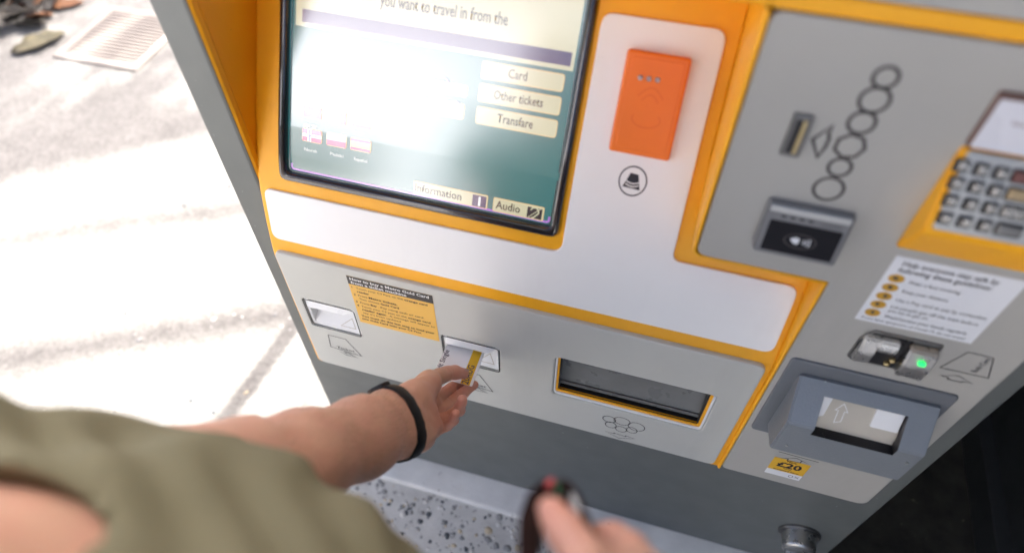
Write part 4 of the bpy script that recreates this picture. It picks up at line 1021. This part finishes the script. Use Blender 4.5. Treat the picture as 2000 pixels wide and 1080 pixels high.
# thumb nail
tp = np.array(THUMB[-1][0]); tq = np.array(THUMB[-2][0]); ax_ = Vector(tp - tq).normalized(); vdir = (CP - Vector(tp)).normalized()
sidev = ax_.cross(vdir).normalized()
if sidev.z < 0: sidev = -sidev
nup = (sidev * .8 + vdir * .35 - ax_ * .05).normalized(); nx = ax_.cross(nup).normalized(); ny = nup.cross(nx)
M['nail'] = mat('fingernail', (.60, .34, .27), .25, var=.05, coat=.3)
bm = bmesh.new(); rows = []
for i in range(7):
    v_ = -1 + 2 * i / 6; r_ = []
    for j in range(7):
        u_ = -1 + 2 * j / 6; w_ = .0068 * (1 - .15 * max(v_, 0) ** 2)
        p = Vector(tp) + ax_ * (.001 + .0075 * v_) + nx * w_ * u_ + nup * (.0093 - .0026 * u_ * u_ - .0010 * v_ * v_)
        r_.append(bm.verts.new(p))
    rows.append(r_)
for a, b in zip(rows, rows[1:]):
    for k in range(6): bm.faces.new((a[k], a[k + 1], b[k + 1], b[k]))
finish('thumb_nail', bm, M['nail'], person, smooth=True)

# ------------------------------------------------------------------ fitness band
wc = (Vector(WR1[0]) + Vector(WR2[0])) / 2; wa = (Vector(at(700, 858, .81)) - Vector(at(815, 805, .945))).normalized()
e1 = (Vector(WR2[0]) - Vector(WR1[0])); e1 = (e1 - wa * e1.dot(wa)).normalized(); e2 = wa.cross(e1)
def surf_r(o, d):
    ts_ = np.linspace(.005, .09, 260, dtype=np.float32); Pp = np.array(o[:], np.float32) + ts_[:, None] * np.array(d[:], np.float32)
    f_ = fine(Pp[None])[0]; i = np.argmax(f_ > 0); return float(ts_[i])
M['band'] = mat('black silicone', (.010, .010, .011), .55, var=.15, bump=.1, spec=.3)
fb = empty('fitness_band', 'black silicone fitness band on the wrist', 'wristband', wc)
NB = 64; bm = bmesh.new(); rings = []
for k in range(NB):
    t = 2 * math.pi * k / NB; d = e1 * math.cos(t) + e2 * math.sin(t); r_ = []
    hw = .0105
    for a_, o_ in ((-1, .0004), (-1, .0016), (-.8, .0030), (.8, .0030), (1, .0016), (1, .0004)):
        c0 = wc + wa * hw * a_; r_.append(c0 + d * (max(surf_r(c0, d), .02) + o_))
    rings.append(r_)
vv = [[bm.verts.new(p) for p in r_] for r_ in rings]
for k in range(NB):
    a, b = vv[k], vv[(k + 1) % NB]
    for j in range(6): bm.faces.new((a[j], a[(j + 1) % 6], b[(j + 1) % 6], b[j]))
finish('strap', bm, M['band'], fb, smooth=True)
td = (Vector(WR1[0]) - Vector(WR2[0])).normalized(); td = (td - wa * td.dot(wa)).normalized()
tang = wa.cross(td); c0 = wc + td * (surf_r(wc, td) + .003)
Fb = frame(c0, wa, tang, td)
plate('tracker', M['band'], fb, rrect(-.0105, -.015, .0105, .015, .008), -.005, .0018, Fb, bev=.003, seg=3, smooth=False)
stroke('tracker_rim', M['reader'], fb, rrect(-.0080, -.0120, .0080, .0120, .006), .0012, .0020, Fb)

# ------------------------------------------------------------------ ticket in the slot
tA, tB = onY(871, 679, -.006), onY(943, 697, -.006)
g0, g1 = at(853, 735, 1.062), at(930, 757, 1.064)
tl, tr_, br, bl = Vector(tA), Vector(tB), Vector(g1), Vector(g0)
U = ((tr_ - tl) + (br - bl)).normalized(); Vv = ((bl - tl) + (br - tr_)); Vv = (Vv - U * Vv.dot(U)).normalized(); Nn = Vv.cross(U)
if Nn.dot(CP - tl) < 0: Nn = -Nn
tw, tl_ = .5 * ((tr_ - tl).length + (br - bl).length), .5 * ((bl - tl).length + (br - tr_).length)
print('ticket', tw, tl_)
O = (tl + tr_) / 2 - U * tw / 2
Ft = frame(O, U, Vv, Nn)
Ftx = lambda a, b, n: Ft(a, -b, n)
M['ticket'] = mat('ticket card', (.88, .88, .91), .45, var=.02); M['ticket_band'] = mat('ticket yellow print', (.80, .47, .015), .45, var=.03); M['ticket_ink'] = mat('ticket print', (.05, .04, .09), .6)
tk = plate('paper_ticket', M['ticket'], None, rrect(0, -.012, tw, tl_, .002), -.0002, .0002, Ft, back=True)
tag(tk, 'white paper ticket with a yellow band held between thumb and finger', 'ticket')
plate('yellow_band', M['ticket_band'], tk, [(tw * .70, -.011), (tw * .93, -.011), (tw * .93, tl_), (tw * .70, tl_)], .0002, .0004, Ft)
text('lettering', M['ticket_ink'], tk, '20AUG', tw * .885, -tl_ * .98, .0105, .0006, Ftx, width=tl_ * .62, rot=math.pi / 2, bold=.01)
text('lettering', M['ticket_ink'], tk, 'Adult Single', tw * .13, -tl_ * 1.0, .0085, .0006, Ftx, width=tl_ * .92, rot=math.pi / 2, bold=.008)

# ------------------------------------------------------------------ wallet in the right hand
M['leather'] = mat('dark brown leather', (.022, .008, .006), .6, var=.3, vscale=40, bump=.5, bscale=350, spec=.12)
M['card_red'] = mat('red card', (.55, .01, .02), .35); M['card_green'] = mat('green card', (.03, .16, .06), .35); M['card_white'] = mat('pale card', (.55, .57, .56), .35)
wl = empty('leather_wallet', 'open dark brown leather wallet with red and green cards in the right hand', 'wallet', at(1085, 1000, .42))
down = (Vector((0, .1, -1))).normalized() * .075
def slab(name, px_list, th, m, par, dn=down, lift=0.):
    pts = [at(*q) - dn.normalized() * lift for q in px_list]; bm = bmesh.new(); A, B = [], []
    for i, p in enumerate(pts):
        t_ = (pts[min(i + 1, len(pts) - 1)] - pts[max(i - 1, 0)]).normalized(); nrm = t_.cross(dn).normalized()
        A.append([bm.verts.new(p + nrm * th / 2), bm.verts.new(p - nrm * th / 2), bm.verts.new(p - nrm * th / 2 + dn), bm.verts.new(p + nrm * th / 2 + dn)])
    for a, b in zip(A, A[1:]):
        for j in range(4): bm.faces.new((a[j], a[(j + 1) % 4], b[(j + 1) % 4], b[j]))
    bm.faces.new(A[0][::-1]); bm.faces.new(A[-1])
    bmesh.ops.recalc_face_normals(bm, faces=bm.faces)
    bmesh.ops.bevel(bm, geom=[e_ for e_ in bm.edges if e_.calc_face_angle(0) > .8], offset=th * .3, segments=2, affect='EDGES')
    return finish(name, bm, m, par)
lc = slab('cover', [(1088, 938, .445), (1062, 945, .442), (1038, 968, .435), (1024, 1010, .425), (1022, 1060, .412), (1026, 1130, .40)], .0065, M['leather'], wl)
rc = slab('cover', [(1090, 938, .446), (1108, 944, .444), (1126, 968, .438), (1142, 1005, .430), (1162, 1050, .420), (1190, 1110, .408)], .0055, M['leather'], wl)
for k in range(4): slab('pocket', [(1082 - 4 * k, 946 + 3 * k, .442), (1064 - 5 * k, 962 + 3 * k, .438), (1050 - 5 * k, 1000, .431), (1046 - 4 * k, 1050, .420), (1050 - 4 * k, 1120, .404)], .0035, M['leather'], wl, lift=-.002 * (3 - k))
slab('card', [(1074, 944, .440), (1060, 975, .434), (1056, 1020, .425)], .0028, M['leather'], wl, lift=-.002)
slab('card', [(1080, 934, .440), (1068, 952, .436)], .0040, M['card_red'], wl, lift=.003)
slab('card', [(1091, 944, .440), (1088, 965, .434)], .0020, M['card_green'], wl, lift=.001)
slab('card', [(1116, 962, .436), (1132, 1000, .428)], .0026, M['card_white'], wl, lift=.0005)

# ------------------------------------------------------------------ drain grate, fallen leaves, aggregate
ga, gb, gc_ = onZ(104, 113), onZ(268, 141), onZ(206, 14)
gx = (gb - ga).normalized(); gy = (gc_ - ga) - gx * (gc_ - ga).dot(gx); GL_, GW = (gb - ga).length, gy.length; gy = gy.normalized(); print('grate', GL_, GW)
dg = empty('drain_grate', 'ribbed metal drain grate set in the sunlit paving', 'grate', (ga + gx * GL_ / 2 + gy * GW / 2))
Fg = frame(ga, gx, gy, (0, 0, 1))
plate('frame', M['grate'], dg, [(0, 0), (GL_, 0), (GL_, GW), (0, GW)], .0005, .010, Fg, holes=[[(.03, .03), (GL_ - .03, .03), (GL_ - .03, GW - .03), (.03, GW - .03)]], bev=.002)
plate('sump', M['dark_ground'], dg, [(.03, .03), (GL_ - .03, .03), (GL_ - .03, GW - .03), (.03, GW - .03)], .0005, .002, Fg)
nb = int((GW - .06) / .022); first = None
for k in range(nb):
    y_ = .03 + (k + .25) * (GW - .06) / nb
    if first is None: first = plate('bar', M['grate'], dg, [(.03, y_), (GL_ - .03, y_), (GL_ - .03, y_ + .012), (.03, y_ + .012)], .002, .009, Fg, bev=.0015); y0_ = y_
    else:
        o = first.copy(); COL.objects.link(o); o.parent = dg; o.matrix_parent_inverse = first.matrix_parent_inverse.copy(); o.location = gy * (y_ - y0_)
M['dead_leaf'] = mat('dead leaf', (.065, .055, .028), .7, var=.4, vscale=20); M['brown_leaf'] = mat('rust leaf', (.20, .09, .04), .7, var=.4, vscale=20); M['dark_leaf'] = mat('dark wet leaf', (.028, .024, .018), .6, var=.5, vscale=20)
def leaf_mesh(bm, c_, l, w_, rz, curl, tilt=0., lift=.002):
    R3 = Matrix.Rotation(rz, 3, 'Z') @ Matrix.Rotation(tilt, 3, 'X'); rows = []
    for i in range(9):
        t = i / 8; hw_ = w_ * math.sin(math.pi * min(t * .92 + .04, 1)) ** .8 * (1 + .18 * math.sin(t * 19)); r_ = []
        for j in (-1, -.5, 0, .5, 1): r_.append(bm.verts.new(Vector(c_) + R3 @ Vector(((t - .5) * l, j * hw_, lift + curl * (j * j) * hw_ + .25 * curl * (t - .5) ** 2 * l))))
        rows.append(r_)
    top = [bm.faces.new((a[k], a[k + 1], b[k + 1], b[k])) for a, b in zip(rows, rows[1:]) for k in range(4)]
    ex = bmesh.ops.extrude_face_region(bm, geom=top)
    for v_ in ex['geom']:
        if isinstance(v_, bmesh.types.BMVert): v_.co.z += .0012
def leaf(u, v, l, w_, rz, m, label):
    bm = bmesh.new(); p = onZ(u, v); leaf_mesh(bm, (p.x, p.y, .002), l, w_, rz, .35)
    tag(finish('fallen_leaf', bm, M[m], None, smooth=True), label, 'leaf', 'fallen leaves on the paving')
leaf(78, 88, .22, .055, math.radians(62), 'dead_leaf', 'olive brown fallen leaf between the dark leaf pile and the drain grate')
leaf(128, 14, .16, .035, math.radians(35), 'brown_leaf', 'rust brown fallen leaf at the top edge beside the dark leaf pile')
lpile = empty('leaf_pile', 'dark wet pile of dead leaves in the top left corner', 'leaf pile', onZ(5, 20))
rg = random.Random(4); c0 = onZ(8, 12)
for k in range(46):
    a, q = rg.uniform(0, 6.28), .30 * rg.random() ** .6; bm = bmesh.new()
    leaf_mesh(bm, (c0.x + q * math.cos(a), c0.y + q * math.sin(a), .004 + .10 * (1 - q / .30) * rg.random()), rg.uniform(.10, .18), rg.uniform(.03, .05), rg.uniform(0, 6.28), rg.uniform(.1, .5), rg.uniform(-.5, .5), .004)
    finish('leaf', bm, M['brown_leaf' if k % 7 == 0 else 'dark_leaf'], lpile, smooth=True)
def pebbles():
    rg = np.random.RandomState(11); V, F_, Mi = [], [], []
    for k in range(1500):
        if k < 1100: x, y = rg.uniform(-.62, .35), rg.uniform(-.34, -.034)
        else: x, y = rg.uniform(-1.5, -.64), rg.uniform(-.3, .9)
        r_ = min(.0022 + rg.exponential(.0022), .010); a = rg.uniform(0, 6.28); el_ = rg.uniform(.6, 1.); b0 = len(V); n = 8; jit = rg.uniform(.8, 1.15, n)
        for ring, (q, h) in enumerate(((1., .0002), (.72, .28), (.3, .42))):
            for i in range(n):
                t = 2 * math.pi * i / n; X, Y_ = r_ * q * jit[i] * math.cos(t), r_ * q * jit[i] * el_ * math.sin(t)
                V.append((x + X * math.cos(a) - Y_ * math.sin(a), y + X * math.sin(a) + Y_ * math.cos(a), (h * r_ if ring else .0002) + (.004 if x > -.66 else 0)))
        m_ = rg.choice([0, 1, 2, 3, 0, 0], 1)[0]
        for ring in range(2):
            for i in range(n): F_.append((b0 + ring * n + i, b0 + ring * n + (i + 1) % n, b0 + ring * n + n + (i + 1) % n, b0 + ring * n + n + i)); Mi.append(m_)
        F_.append(tuple(b0 + 2 * n + i for i in range(n))); Mi.append(m_)
    me = bpy.data.meshes.new('aggregate'); me.from_pydata(V, [], F_)
    for nm, c_ in (('grey pebble', (.30, .30, .29)), ('cream pebble', (.55, .47, .33)), ('dark pebble', (.09, .10, .11)), ('white pebble', (.62, .61, .57))): me.materials.append(mat(nm, c_, .75, var=.15, vscale=40))
    me.polygons.foreach_set('material_index', Mi)
    me.polygons.foreach_set('use_smooth', [True] * len(me.polygons))
    o = bpy.data.objects.new('aggregate', me); link(o); tag(o, 'small mixed pebbles bedded in the concrete paving', 'pebbles', kind='stuff')
pebbles()
